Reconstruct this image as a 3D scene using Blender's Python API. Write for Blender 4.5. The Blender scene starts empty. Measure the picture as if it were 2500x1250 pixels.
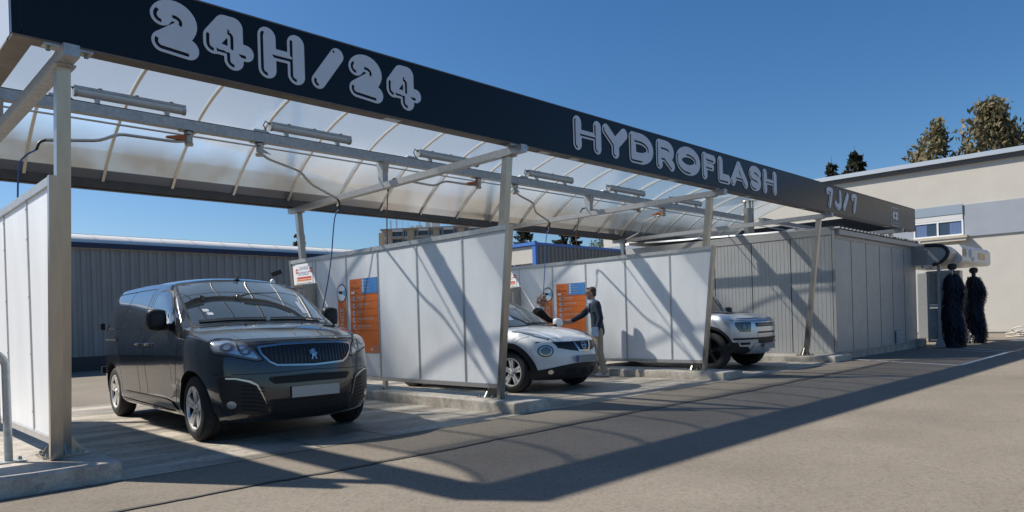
import bpy, bmesh, math, random
import numpy as np
from mathutils import Vector, Matrix, Euler
from mathutils.bvhtree import BVHTree

random.seed(7); RNG = np.random.RandomState(7)
scene = bpy.context.scene
COL = scene.collection

# ---------------------------------------------------------------- camera
CAM_X, CAM_Y, CAM_Z = 0.1106, 0.088, 1.1655
YAW, PITCH, ROLL, LENS = 0.7900, -0.0059, -0.0303, 24.79
def camera_axes():
    fw = np.array([math.cos(YAW)*math.cos(PITCH), math.sin(YAW)*math.cos(PITCH), math.sin(PITCH)])
    rt = np.array([math.sin(YAW), -math.cos(YAW), 0.0]); up = np.cross(rt, fw)
    c, s = math.cos(ROLL), math.sin(ROLL)
    return fw, c*rt + s*up, -s*rt + c*up
fw, rt, up = camera_axes()
cam_data = bpy.data.cameras.new('camera'); cam = bpy.data.objects.new('camera', cam_data); COL.objects.link(cam)
cam_data.sensor_width = 36; cam_data.lens = LENS; cam_data.clip_start = 0.05; cam_data.clip_end = 2000; cam_data.shift_y = 0.0673
cam.matrix_world = Matrix(((rt[0], up[0], -fw[0], CAM_X), (rt[1], up[1], -fw[1], CAM_Y), (rt[2], up[2], -fw[2], CAM_Z), (0, 0, 0, 1)))
scene.camera = cam

# ---------------------------------------------------------------- sky and sun
SUN = Vector((0.544, -0.793, -1.0)).normalized()          # direction the light travels
ELEV = math.asin(-SUN.z); AZ = math.atan2(-SUN.x, -SUN.y)  # towards the sun, measured from +Y to +X
world = bpy.data.worlds.new('World'); scene.world = world; world.use_nodes = True
wn = world.node_tree; wn.nodes.clear()
wo = wn.nodes.new('ShaderNodeOutputWorld'); bg = wn.nodes.new('ShaderNodeBackground'); sky = wn.nodes.new('ShaderNodeTexSky')
sky.sky_type = 'NISHITA'; sky.sun_disc = False; sky.sun_elevation = ELEV; sky.sun_rotation = AZ
sky.altitude = 300; sky.air_density = 1.0; sky.dust_density = 1.0; sky.ozone_density = 5.0
bg.inputs['Strength'].default_value = 0.078
hsv = wn.nodes.new('ShaderNodeHueSaturation'); hsv.inputs['Saturation'].default_value = 1.22
wn.links.new(sky.outputs[0], hsv.inputs['Color']); wn.links.new(hsv.outputs[0], bg.inputs['Color']); wn.links.new(bg.outputs[0], wo.inputs['Surface'])
sun_data = bpy.data.lights.new('sun', 'SUN'); sun_data.energy = 4.4; sun_data.angle = math.radians(1.0); sun_data.color = (1.0, 0.93, 0.83)
sun = bpy.data.objects.new('sun', sun_data); COL.objects.link(sun); sun.location = (-20, 30, 40)
sun.rotation_euler = SUN.to_track_quat('-Z', 'Y').to_euler()
scene.view_settings.view_transform = 'Standard'; scene.view_settings.look = 'None'
scene.view_settings.exposure = 0.55; scene.view_settings.gamma = 1.0; scene.view_settings.use_curve_mapping = False
scene.render.engine = 'CYCLES'
cy = scene.cycles
cy.max_bounces = 10; cy.diffuse_bounces = 4; cy.glossy_bounces = 4; cy.transmission_bounces = 6; cy.transparent_max_bounces = 12
cy.sample_clamp_indirect = 8.0; cy.caustics_reflective = False; cy.caustics_refractive = False
cy.use_denoising = True

# ---------------------------------------------------------------- scene helpers
def world_of(o):
    m = o.matrix_basis.copy()
    while o.parent: o = o.parent; m = o.matrix_basis @ m
    return m
def tag(o, label=None, cat=None, group=None, kind=None):
    if label: o['label'] = label
    if cat: o['category'] = cat
    if group: o['group'] = group
    if kind: o['kind'] = kind
    return o
def thing(name, label, cat, loc=(0, 0, 0), rotz=0.0, group=None):
    o = bpy.data.objects.new(name, None); COL.objects.link(o); o.empty_display_size = 0.2
    o.location = loc; o.rotation_euler = (0, 0, rotz)
    o.matrix_basis = Matrix.Translation(Vector(loc)) @ Matrix.Rotation(rotz, 4, 'Z')
    return tag(o, label, cat, group)
def copy_tree(o, parent=None):
    c = o.copy(); COL.objects.link(c); c.parent = parent
    for ch in [x for x in bpy.data.objects if x.parent == o]: copy_tree(ch, c)
    return c
def shared(name, mesh, parent, loc, rot=None):
    o = bpy.data.objects.new(name, mesh); COL.objects.link(o); o.parent = parent; o.location = loc
    if rot: o.rotation_euler = rot
    return o

class MB:
    """collects polygons in world space (or in the local space of a thing) for ONE mesh object"""
    def __init__(s): s.v = []; s.f = []; s.m = []; s.cm = 0
    def add(s, vs, fs, m=None):
        n = len(s.v); s.v.extend([tuple(map(float, p)) for p in vs])
        for f in fs: s.f.append(tuple(i + n for i in f)); s.m.append(s.cm if m is None else m)
        return s
    def quad(s, a, b, c, d, m=None): return s.add([a, b, c, d], [(0, 1, 2, 3)], m)
    def box(s, x0, x1, y0, y1, z0, z1, m=None):
        return s.add([(x0, y0, z0), (x1, y0, z0), (x1, y1, z0), (x0, y1, z0), (x0, y0, z1), (x1, y0, z1), (x1, y1, z1), (x0, y1, z1)],
                     [(0, 3, 2, 1), (4, 5, 6, 7), (0, 1, 5, 4), (1, 2, 6, 5), (2, 3, 7, 6), (3, 0, 4, 7)], m)
    def bbox(s, x0, x1, y0, y1, z0, z1, b=0.01, m=None):
        """box with chamfered edges (8 corners cut)"""
        bm = bmesh.new(); bmesh.ops.create_cube(bm, size=1)
        for v in bm.verts: v.co = Vector(((x0+x1)/2 + v.co.x*(x1-x0), (y0+y1)/2 + v.co.y*(y1-y0), (z0+z1)/2 + v.co.z*(z1-z0)))
        bmesh.ops.bevel(bm, geom=bm.edges[:], offset=b, segments=2, affect='EDGES', profile=0.6)
        return s.bm(bm, m)
    def bm(s, bm, m=None, mat=None):
        bm.verts.index_update()
        s.add([(mat @ v.co if mat else v.co) for v in bm.verts], [[v.index for v in f.verts] for f in bm.faces], m); bm.free(); return s
    def beam(s, p, q, w, h, upv=(0, 0, 1), m=None):
        """box beam from p to q, w across, h along upv"""
        p, q = Vector(p), Vector(q); d = (q - p).normalized(); u = Vector(upv); side = d.cross(u).normalized(); u = side.cross(d).normalized()
        c = [side*(a*w/2) + u*(b*h/2) for a, b in ((-1, -1), (1, -1), (1, 1), (-1, 1))]
        return s.add([p + k for k in c] + [q + k for k in c], [(0, 3, 2, 1)[::-1], (4, 5, 6, 7)[::-1]] + [(i, (i+1) % 4, 4 + (i+1) % 4, 4 + i)[::-1] for i in range(4)], m)
    def tube(s, pts, r, n=8, caps=True, m=None):
        pts = [Vector(p) for p in pts]; rs = r if isinstance(r, (list, tuple)) else [r]*len(pts); N = len(pts); vs = []; prev = None
        for i, p in enumerate(pts):
            d = (pts[min(i+1, N-1)] - pts[max(i-1, 0)]).normalized()
            if prev is None:
                a = Vector((0, 0, 1)) if abs(d.z) < 0.9 else Vector((1, 0, 0)); u = d.cross(a).normalized()
            else: u = (prev - d*prev.dot(d)).normalized()
            prev = u; w = d.cross(u)
            for k in range(n):
                t = 2*math.pi*k/n; vs.append(p + (u*math.cos(t) + w*math.sin(t))*rs[i])
        fs = [(i*n + k, i*n + (k+1) % n, (i+1)*n + (k+1) % n, (i+1)*n + k) for i in range(N-1) for k in range(n)]
        if caps: fs += [tuple(range(n))[::-1], tuple((N-1)*n + k for k in range(n))]
        return s.add(vs, fs, m)
    def lathe(s, prof, c=(0, 0, 0), axis='Z', n=24, m=None, close=False):
        """prof: (r, h) pairs revolved about axis through c"""
        vs = []; P = len(prof)
        for k in range(n):
            t = 2*math.pi*k/n
            for r, h in prof:
                a, b = r*math.cos(t), r*math.sin(t)
                v = {'Z': (a, b, h), 'Y': (a, h, b), 'X': (h, a, b)}[axis]; vs.append((c[0]+v[0], c[1]+v[1], c[2]+v[2]))
        fs = []
        for k in range(n):
            for i in range(P if close else P-1):
                j = (i+1) % P; kk = (k+1) % n; fs.append((k*P+i, kk*P+i, kk*P+j, k*P+j))
        return s.add(vs, fs, m)
    def prism(s, poly, f0, f1, m=None):
        """polygon given as points; f0/f1 map a point to its two end positions"""
        n = len(poly); a = [f0(p) for p in poly]; b = [f1(p) for p in poly]
        return s.add(a + b, [tuple(range(n))[::-1], tuple(range(n, 2*n))] + [(i, (i+1) % n, n + (i+1) % n, n + i) for i in range(n)], m)
    def mesh(s, name, mats, smooth=None):
        me = bpy.data.meshes.new(name); me.from_pydata(s.v, [], s.f)
        if not isinstance(mats, (list, tuple)): mats = [mats]
        for mt in mats: me.materials.append(mt)
        if len(mats) > 1: me.polygons.foreach_set('material_index', s.m)
        if smooth is not None:
            me.polygons.foreach_set('use_smooth', [True]*len(me.polygons))
            if smooth < 3: me.set_sharp_from_angle(angle=smooth)
        me.update(); return me
    def build(s, name, mats, parent=None, smooth=None, local=False, fix=False):
        if parent is not None and not local:
            inv = world_of(parent).inverted(); s.v = [tuple(inv @ Vector(p)) for p in s.v]
        me = s.mesh(name, mats, smooth)
        if fix:
            bm = bmesh.new(); bm.from_mesh(me); bmesh.ops.remove_doubles(bm, verts=bm.verts, dist=1e-5)
            bmesh.ops.recalc_face_normals(bm, faces=bm.faces); bm.to_mesh(me); bm.free()
        o = bpy.data.objects.new(name, me); COL.objects.link(o); o.parent = parent; return o

# ---------------------------------------------------------------- 2D fields and fills
def sd_seg(X, Z, a, b):
    px, pz = X - a[0], Z - a[1]; bx, bz = b[0]-a[0], b[1]-a[1]; L = bx*bx + bz*bz + 1e-12
    h = np.clip((px*bx + pz*bz)/L, 0, 1); return np.hypot(px - h*bx, pz - h*bz)
def sd_line(X, Z, pts): return np.min([sd_seg(X, Z, pts[i], pts[i+1]) for i in range(len(pts)-1)], axis=0)
def sd_poly(X, Z, P, r=0.0):
    """signed distance to a polygon, corners rounded by r"""
    P = [tuple(p) for p in P]
    d = sd_line(X, Z, P + [P[0]]); ins = np.zeros(X.shape, bool); n = len(P)
    for i in range(n):
        (x1, z1), (x2, z2) = P[i], P[(i+1) % n]
        c = ((z1 > Z) != (z2 > Z)) & (X < (x2-x1)*(Z-z1)/(z2-z1 + 1e-30) + x1); ins ^= c
    sd = np.where(ins, -d, d)
    return sd
def fill(field, x0, x1, z0, z1, step):
    """polygons (2D) of the region field<0, by marching squares"""
    nx = max(2, int(math.ceil((x1-x0)/step))+1); nz = max(2, int(math.ceil((z1-z0)/step))+1)
    xs = np.linspace(x0, x1, nx); zs = np.linspace(z0, z1, nz); X, Z = np.meshgrid(xs, zs, indexing='ij'); F = field(X, Z)
    V = []; idx = {}; faces = []
    def vid(key, p):
        if key not in idx: idx[key] = len(V); V.append(p)
        return idx[key]
    for i in range(nx-1):
        for j in range(nz-1):
            c = ((i, j), (i+1, j), (i+1, j+1), (i, j+1)); f = [F[k] for k in c]
            if min(f) >= 0: continue
            poly = []
            for k in range(4):
                a, b = c[k], c[(k+1) % 4]; fa, fb = f[k], f[(k+1) % 4]
                if fa < 0: poly.append(vid(a, (xs[a[0]], zs[a[1]])))
                if (fa < 0) != (fb < 0):
                    t = fa/(fa-fb); key = (min(a, b), max(a, b))
                    poly.append(vid(key, (xs[a[0]] + t*(xs[b[0]]-xs[a[0]]), zs[a[1]] + t*(zs[b[1]]-zs[a[1]]))))
            if len(poly) >= 3: faces.append(tuple(poly))
    return V, faces

# ---------------------------------------------------------------- materials
MATS = {}
def nodes_of(m): return m.node_tree.nodes, m.node_tree.links
def mat(name, col, rough=0.6, metal=0.0, spec=0.5, var=0.0, vscale=6.0, bump=0.0, bscale=60.0, coat=0.0, stretch=(1, 1, 1), world_space=True, col2=None, emit=None, coat_rough=0.03):
    if name in MATS: return MATS[name]
    m = bpy.data.materials.new(name); m.use_nodes = True; N, L = nodes_of(m); b = N['Principled BSDF']
    b.inputs['Base Color'].default_value = (*col, 1); b.inputs['Roughness'].default_value = rough; b.inputs['Metallic'].default_value = metal
    b.inputs['Specular IOR Level'].default_value = spec; b.inputs['Coat Weight'].default_value = coat; b.inputs['Coat Roughness'].default_value = coat_rough
    if var or bump:
        if world_space: g = N.new('ShaderNodeNewGeometry'); src = g.outputs['Position']
        else: g = N.new('ShaderNodeTexCoord'); src = g.outputs['Object']
        mp = N.new('ShaderNodeMapping'); mp.inputs['Scale'].default_value = stretch; L.new(src, mp.inputs['Vector'])
    if var:
        t = N.new('ShaderNodeTexNoise'); t.inputs['Scale'].default_value = vscale; t.inputs['Detail'].default_value = 6; t.inputs['Roughness'].default_value = 0.65
        L.new(mp.outputs[0], t.inputs['Vector'])
        r = N.new('ShaderNodeValToRGB'); r.color_ramp.elements[0].position = 0.3; r.color_ramp.elements[1].position = 0.7
        c2 = col2 or tuple(c*(1-var) for c in col); c1 = col if col2 else tuple(min(1, c*(1+var*0.6)) for c in col)
        r.color_ramp.elements[0].color = (*c2, 1); r.color_ramp.elements[1].color = (*c1, 1)
        L.new(t.outputs['Fac'], r.inputs[0]); L.new(r.outputs[0], b.inputs['Base Color'])
        rr = N.new('ShaderNodeMapRange'); rr.inputs['To Min'].default_value = min(1, rough*1.15); rr.inputs['To Max'].default_value = rough*0.85
        L.new(t.outputs['Fac'], rr.inputs['Value']); L.new(rr.outputs[0], b.inputs['Roughness'])
    if bump:
        t2 = N.new('ShaderNodeTexNoise'); t2.inputs['Scale'].default_value = bscale; t2.inputs['Detail'].default_value = 4
        L.new(mp.outputs[0], t2.inputs['Vector']); bp = N.new('ShaderNodeBump'); bp.inputs['Strength'].default_value = bump; bp.inputs['Distance'].default_value = 0.02
        L.new(t2.outputs['Fac'], bp.inputs['Height']); L.new(bp.outputs[0], b.inputs['Normal'])
    if emit: b.inputs['Emission Color'].default_value = (*emit[:3], 1); b.inputs['Emission Strength'].default_value = emit[3]
    MATS[name] = m; return m
# ================================================================= materials of the place
def ground_mat(name, c_hi, c_lo, patch=0.12, grain=260.0, rough=0.9, bump=0.35, streak=None, spec=0.3):
    m = bpy.data.materials.new(name); m.use_nodes = True; N, L = nodes_of(m); b = N['Principled BSDF']
    b.inputs['Roughness'].default_value = rough; b.inputs['Specular IOR Level'].default_value = spec
    g = N.new('ShaderNodeNewGeometry')
    t = N.new('ShaderNodeTexNoise'); t.inputs['Scale'].default_value = grain; t.inputs['Detail'].default_value = 3; L.new(g.outputs['Position'], t.inputs['Vector'])
    v = N.new('ShaderNodeTexVoronoi'); v.inputs['Scale'].default_value = grain*0.32; L.new(g.outputs['Position'], v.inputs['Vector'])
    r = N.new('ShaderNodeValToRGB'); r.color_ramp.elements[0].position = 0.32; r.color_ramp.elements[1].position = 0.72
    r.color_ramp.elements[0].color = (*c_lo, 1); r.color_ramp.elements[1].color = (*c_hi, 1); L.new(t.outputs['Fac'], r.inputs[0])
    vm = N.new('ShaderNodeMix'); vm.data_type = 'RGBA'; vm.blend_type = 'MULTIPLY'; vm.inputs[0].default_value = 0.28
    hs = N.new('ShaderNodeHueSaturation'); hs.inputs['Saturation'].default_value = 0.22; hs.inputs['Value'].default_value = 1.6; L.new(v.outputs['Color'], hs.inputs['Color'])
    L.new(r.outputs[0], vm.inputs[6]); L.new(hs.outputs[0], vm.inputs[7])
    t2 = N.new('ShaderNodeTexNoise'); t2.inputs['Scale'].default_value = 0.55; t2.inputs['Detail'].default_value = 7; t2.inputs['Roughness'].default_value = 0.6
    L.new(g.outputs['Position'], t2.inputs['Vector'])
    mr = N.new('ShaderNodeMapRange'); mr.inputs['From Min'].default_value = 0.3; mr.inputs['From Max'].default_value = 0.7
    mr.inputs['To Min'].default_value = 1-patch; mr.inputs['To Max'].default_value = 1+patch*0.5; L.new(t2.outputs['Fac'], mr.inputs['Value'])
    mx = N.new('ShaderNodeMix'); mx.data_type = 'RGBA'; mx.blend_type = 'MULTIPLY'; mx.inputs[0].default_value = 1
    L.new(vm.outputs[2], mx.inputs[6]); L.new(mr.outputs[0], mx.inputs[7]); out = mx.outputs[2]
    if streak:                                      # wash-water stains: long soft streaks with a shape of their own
        mp = N.new('ShaderNodeMapping'); mp.inputs['Scale'].default_value = streak[0]; mp.inputs['Rotation'].default_value = (0, 0, streak[1]); L.new(g.outputs['Position'], mp.inputs['Vector'])
        t3 = N.new('ShaderNodeTexNoise'); t3.inputs['Scale'].default_value = 1.0; t3.inputs['Detail'].default_value = 8; t3.inputs['Roughness'].default_value = 0.62; L.new(mp.outputs[0], t3.inputs['Vector'])
        r3 = N.new('ShaderNodeValToRGB'); r3.color_ramp.elements[0].position = 0.38; r3.color_ramp.elements[1].position = 0.60
        r3.color_ramp.elements[0].color = (*streak[2], 1); r3.color_ramp.elements[1].color = (1, 1, 1, 1); L.new(t3.outputs['Fac'], r3.inputs[0])
        m3 = N.new('ShaderNodeMix'); m3.data_type = 'RGBA'; m3.blend_type = 'MULTIPLY'; m3.inputs[0].default_value = 1; L.new(out, m3.inputs[6]); L.new(r3.outputs[0], m3.inputs[7]); out = m3.outputs[2]
        rr = N.new('ShaderNodeMapRange'); rr.inputs['From Min'].default_value = 0.35; rr.inputs['From Max'].default_value = 0.62; rr.inputs['To Min'].default_value = rough*0.62; rr.inputs['To Max'].default_value = rough
        L.new(t3.outputs['Fac'], rr.inputs['Value']); L.new(rr.outputs[0], b.inputs['Roughness'])
    L.new(out, b.inputs['Base Color'])
    bp = N.new('ShaderNodeBump'); bp.inputs['Strength'].default_value = bump; bp.inputs['Distance'].default_value = 0.004; L.new(t.outputs['Fac'], bp.inputs['Height']); L.new(bp.outputs[0], b.inputs['Normal'])
    return m
M_asphalt = ground_mat('asphalt', (0.295, 0.257, 0.206), (0.155, 0.134, 0.106), patch=0.2, grain=150)
M_asphalt2 = ground_mat('asphalt_strip', (0.25, 0.216, 0.172), (0.155, 0.134, 0.106), patch=0.2, grain=190)
M_slab = ground_mat('wash_bay_concrete', (0.52, 0.47, 0.39), (0.40, 0.36, 0.30), patch=0.15, grain=70, bump=0.12, rough=0.8, streak=((0.5, 2.2, 1), 0.45, (0.40, 0.40, 0.40)))
M_island = ground_mat('island_concrete', (0.56, 0.52, 0.45), (0.42, 0.39, 0.34), patch=0.18, grain=60, bump=0.2, rough=0.85, streak=((2.2, 2.2, 0.5), 0, (0.72, 0.69, 0.66)))
M_tar = mat('tar', (0.07, 0.066, 0.06), 0.7, var=0.3, vscale=30)
M_paint = mat('road_paint', (0.72, 0.72, 0.70), 0.7, var=0.25, vscale=25)
M_galv = mat('galvanised_steel', (0.46, 0.47, 0.47), 0.48, 0.75, var=0.22, vscale=22, bump=0.05, bscale=90)
M_inox = mat('brushed_steel', (0.44, 0.41, 0.36), 0.30, 0.85, var=0.14, vscale=9, stretch=(1, 1, 0.15))
M_alu = mat('mill_aluminium', (0.50, 0.50, 0.49), 0.42, 0.7, var=0.12, vscale=14)
M_darkalu = mat('dark_gutter', (0.10, 0.10, 0.10), 0.5, 0.3, var=0.2, vscale=6)
M_panel = mat('white_panel', (0.78, 0.80, 0.81), 0.38, spec=0.45, var=0.10, vscale=2.2, stretch=(1, 1, 0.35))
M_navy = mat('navy_fascia', (0.0052, 0.0065, 0.0105), 0.26, spec=0.3, var=0.12, vscale=3)
M_letter = mat('silver_letter', (0.60, 0.64, 0.69), 0.45, 0.15, spec=0.5, var=0.05, vscale=8)
M_flange = mat('fascia_flange', (0.16, 0.135, 0.11), 0.55, 0.3, var=0.25, vscale=5)
M_endpanel = mat('pale_end_fascia', (0.55, 0.58, 0.60), 0.35, 0.2, var=0.06, vscale=2)

def polycarbonate():
    m = bpy.data.materials.new('polycarbonate_sheet'); m.use_nodes = True; N, L = nodes_of(m); N.clear()
    out = N.new('ShaderNodeOutputMaterial'); tr = N.new('ShaderNodeBsdfTransparent'); tl = N.new('ShaderNodeBsdfTranslucent'); df = N.new('ShaderNodeBsdfDiffuse'); gl = N.new('ShaderNodeBsdfGlossy')
    tr.inputs[0].default_value = (0.93, 0.95, 0.97, 1); tl.inputs[0].default_value = (0.58, 0.80, 1.0, 1); df.inputs[0].default_value = (0.55, 0.62, 0.68, 1)
    gl.inputs['Roughness'].default_value = 0.18
    g = N.new('ShaderNodeNewGeometry'); sep = N.new('ShaderNodeSeparateXYZ'); L.new(g.outputs['Position'], sep.inputs[0])
    # dust and algae that settled along the low rear edge
    mr = N.new('ShaderNodeMapRange'); mr.inputs['From Min'].default_value = 11.35; mr.inputs['From Max'].default_value = 11.95; L.new(sep.outputs['Y'], mr.inputs['Value'])
    mp = N.new('ShaderNodeMapping'); mp.inputs['Scale'].default_value = (1.2, 0.8, 0.8); L.new(g.outputs['Position'], mp.inputs['Vector'])
    t = N.new('ShaderNodeTexNoise'); t.inputs['Scale'].default_value = 1.2; t.inputs['Detail'].default_value = 6; L.new(mp.outputs[0], t.inputs['Vector'])
    mm = N.new('ShaderNodeMath'); mm.operation = 'MULTIPLY'; L.new(mr.outputs[0], mm.inputs[0])
    m2 = N.new('ShaderNodeMapRange'); m2.inputs['From Min'].default_value = 0.25; m2.inputs['From Max'].default_value = 0.6; m2.inputs['To Min'].default_value = 0.55; L.new(t.outputs['Fac'], m2.inputs['Value']); L.new(m2.outputs[0], mm.inputs[1])
    a0 = N.new('ShaderNodeMixShader'); a0.inputs[0].default_value = 0.04; L.new(tl.outputs[0], a0.inputs[1]); L.new(df.outputs[0], a0.inputs[2])
    a = N.new('ShaderNodeMixShader'); a.inputs[0].default_value = 0.36; L.new(tr.outputs[0], a.inputs[1]); L.new(a0.outputs[0], a.inputs[2])
    dirt = N.new('ShaderNodeMixShader'); dm = N.new('ShaderNodeBsdfDiffuse'); dm.inputs[0].default_value = (0.30, 0.295, 0.28, 1)
    dt = N.new('ShaderNodeBsdfTranslucent'); dt.inputs[0].default_value = (0.16, 0.16, 0.15, 1); dmix = N.new('ShaderNodeMixShader'); dmix.inputs[0].default_value = 0.5; L.new(dm.outputs[0], dmix.inputs[1]); L.new(dt.outputs[0], dmix.inputs[2])
    sc = N.new('ShaderNodeMath'); sc.operation = 'MULTIPLY'; sc.inputs[1].default_value = 0.95; L.new(mm.outputs[0], sc.inputs[0])
    L.new(sc.outputs[0], dirt.inputs[0]); L.new(a.outputs[0], dirt.inputs[1]); L.new(dmix.outputs[0], dirt.inputs[2])
    fr = N.new('ShaderNodeFresnel'); fr.inputs['IOR'].default_value = 1.35; fin = N.new('ShaderNodeMixShader')
    fm = N.new('ShaderNodeMath'); fm.operation = 'MULTIPLY'; fm.inputs[1].default_value = 0.6; L.new(fr.outputs[0], fm.inputs[0])
    L.new(fm.outputs[0], fin.inputs[0]); L.new(dirt.outputs[0], fin.inputs[1]); L.new(gl.outputs[0], fin.inputs[2]); L.new(fin.outputs[0], out.inputs['Surface'])
    return m
M_poly = polycarbonate()

# ================================================================= ground
def struct(name, mb, m, **k): return tag(mb.build(name, m, **k), kind='structure')
XB = [1.58, 6.57, 11.71, 16.60, 21.6]          # the five cross frames
YF = 6.243                                     # front of the islands and of the wash floor
HK = 0.151
struct('ground', MB().quad((-500, -500, 0), (500, -500, 0), (500, 500, 0), (-500, 500, 0)), M_asphalt)
slab = MB().quad((-3.5, 6.19, 0.008), (17.0, 6.19, 0.008), (17.0, 13.0, 0.008), (-3.5, 13.0, 0.008)); struct('wash_bay_floor', slab, M_slab)
struct('patched_asphalt_strip', MB().quad((-9, 5.15, 0.004), (17.4, 5.15, 0.004), (17.4, 6.19, 0.004), (-9, 6.19, 0.004)), M_asphalt2)
tj = MB(); n = 260
for i in range(n+1):
    x = -6 + 23.2*i/n; y = 5.15 + 0.025*math.sin(x*1.1) + 0.012*math.sin(x*5.3+1) + RNG.normal(0, 0.006) + max(0, x-10)**2*0.004; w = 0.022 + 0.010*math.sin(x*2.1) + abs(RNG.normal(0, 0.006))
    tj.v += [(x, y-w, 0.008), (x, y+w, 0.008)]
    if i: k = 2*i; tj.f.append((k-2, k, k+1, k-1)); tj.m.append(0)
struct('tar_joint', tj, M_tar)
fj = MB()                                      # saw-cut joints of the wash floor
for x in (3.55, 4.35, 9.6): fj.quad((x-.006, 6.2, .0122), (x+.006, 6.2, .0122), (x+.006, 7.1, .0122), (x-.006, 7.1, .0122))
struct('floor_joint', fj, M_tar)
mk = MB()
def paint_line(a, b, w=0.05):
    a, b = Vector((*a, 0)), Vector((*b, 0)); d = (b-a).normalized(); s = Vector((-d.y, d.x, 0))*w; z = Vector((0, 0, .005)); return [a-s+z, b-s+z, b+s+z, a+s+z]
L4 = [((17.65, 6.35), (16.33, 3.80)), ((16.36, 3.80), (21.14, 3.88)), ((21.12, 3.86), (22.89, 6.45)), ((21.40, 3.66), (23.2, 5.3))]
for i, (a, b) in enumerate(L4): mk.quad(*[p + Vector((0, 0, i*.0012)) for p in paint_line(a, b)])
struct('parking_line', mk, M_paint)

def island(x0, x1, y0, y1, label):
    t = thing('concrete_island', label, 'island', ((x0+x1)/2, (y0+y1)/2, 0), group='raised concrete islands between the wash bays')
    bm = bmesh.new(); bmesh.ops.create_cube(bm, size=1)
    for v in bm.verts: v.co = Vector((v.co.x*(x1-x0), v.co.y*(y1-y0), (v.co.z+.5)*(HK)))
    bmesh.ops.bevel(bm, geom=[e for e in bm.edges if e.verts[0].co.z > .1 or e.verts[1].co.z > .1], offset=0.028, segments=3, affect='EDGES', profile=0.5)
    bmesh.ops.subdivide_edges(bm, edges=[e for e in bm.edges if e.calc_length() > 1.5], cuts=14, use_grid_fill=True)
    for v in bm.verts:
        if v.co.z > 0.02: v.co += Vector((RNG.normal(0, .003), RNG.normal(0, .003), RNG.normal(0, .0015)))
    m = MB(); m.bm(bm); m.build('slab', M_island, t, smooth=0.9, local=True)
    return t
island(-2.4, 1.827, YF, 12.9, 'widest concrete island, in the left foreground under the near partition')
island(6.222, 6.914, YF, 12.9, 'narrow concrete island between the dark van and the white crossover')
island(11.389, 12.069, YF, 12.9, 'narrow concrete island between the white crossover and the silver off-roader')
isl4 = island(16.418, 17.42, YF, 12.9, 'concrete island in front of the grey cabin corner')

# ================================================================= canopy
canopy = thing('wash_canopy', 'long galvanised car wash canopy with navy lettered fascia and curved translucent roof', 'canopy', (12.2, 9.4, 0))
FY, FZ0, FZ1, FX0, FX1 = 6.365, 3.418, 4.041, 1.21, 22.95
m = MB(); m.box(FX0+.065, FX1, FY, FY+.06, FZ0, FZ1)
fascia = m.build('front_fascia', M_navy, canopy)
MB().box(FX0, FX0+.060, FY-.003, FY+.06, FZ0, FZ1).build('corner_trim', M_navy, fascia)
m = MB(); m.box(FX0+.004, FX1, FY+.004, FY+.155, FZ0-.018, FZ0-.002); m.box(FX0+.01, FX1, FY+.150, FY+.156, FZ0, FZ0+.09); m.build('bottom_flange', M_flange, fascia)
MB().box(FX0+.004, FX1, FY-.006, FY+.07, FZ1+.002, FZ1+.016).build('top_capping', M_darkalu, fascia)
for x in (4.55, 7.0, 7.62, 10.1, 12.7, 15.2, 20.6): MB().box(x, x+.20, FY+.03, FY+.13, FZ0-.026, FZ0-.019).build('joint_plate', M_alu, fascia)
m = MB(); m.box(FX0-.003, FX0+.05, FY+.062, 12.40, FZ0, FZ1); m.build('end_fascia', [M_endpanel], canopy)
MB().box(FX0-.004, FX0+.15, FY+.158, 12.40, FZ0-.018, FZ0-.002).build('end_flange', M_flange, canopy)
MB().box(FX1+.002, FX1+.05, FY+.002, 12.53, FZ0, FZ1).build('end_fascia', M_navy, canopy)
m = MB(); m.box(FX0+.06, FX1, 12.47, 12.53, FZ0, FZ1); m.box(FX0+.06, FX1, 12.36, 12.465, FZ0-.018, FZ0-.002); m.build('rear_fascia', M_darkalu, canopy)
m = MB(); m.box(FX0+.16, FX1-.02, 12.30, 12.325, 3.42, 3.56); m.box(FX0+.16, FX1-.02, 12.326, 12.46, 3.422, 3.435); m.build('rear_gutter', M_darkalu, canopy)
m = MB(); m.box(FX0+.16, FX1-.02, 6.53, 6.55, 3.42, 3.58); m.build('front_gutter', M_darkalu, canopy)

AC, AR, AB = 9.4, 4.05, 0.723
def arc(y): return AB + math.sqrt(max(0, AR*AR - (y-AC)**2))
ys = [6.50 + (12.31-6.50)*i/26 for i in range(27)]
RIBX = [1.31 + 1.026*k for k in range(22)]
def rib_mesh():
    m = MB(); w, h = 0.020, 0.034
    for i, y in enumerate(ys):
        a = math.atan2(y-AC, arc(y)-AB); nz, ny = math.cos(a), math.sin(a)
        for dx, dn in ((-w, -h), (w, -h), (w, -.004), (-w, -.004)): m.v.append((dx, y + ny*dn - 9.4, arc(y) + nz*dn))
        if i:
            k = 4*i
            for j in range(4): m.f.append((k-4+j, k-4+(j+1) % 4, k+(j+1) % 4, k+j)); m.m.append(0)
    return m.mesh('rib', mat('rib_alu', (0.66, 0.62, 0.55), 0.45, 0.55, var=0.12, vscale=10))
rm = rib_mesh()
for x in RIBX: shared('rib', rm, canopy, (x-12.2, 0, 0))
def sheet_mesh():
    m = MB()
    for i, y in enumerate(ys):
        m.v += [(-.512, y-9.4, arc(y)+.002), (.512, y-9.4, arc(y)+.002)]
        if i: k = 2*i; m.f.append((k-2, k-1, k+1, k)); m.m.append(0)
    return m.mesh('roof_sheet', M_poly, smooth=4)
sm = sheet_mesh()
for x in RIBX[:-1]: shared('roof_sheet', sm, canopy, (x+.513-12.2, 0, 0))

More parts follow.
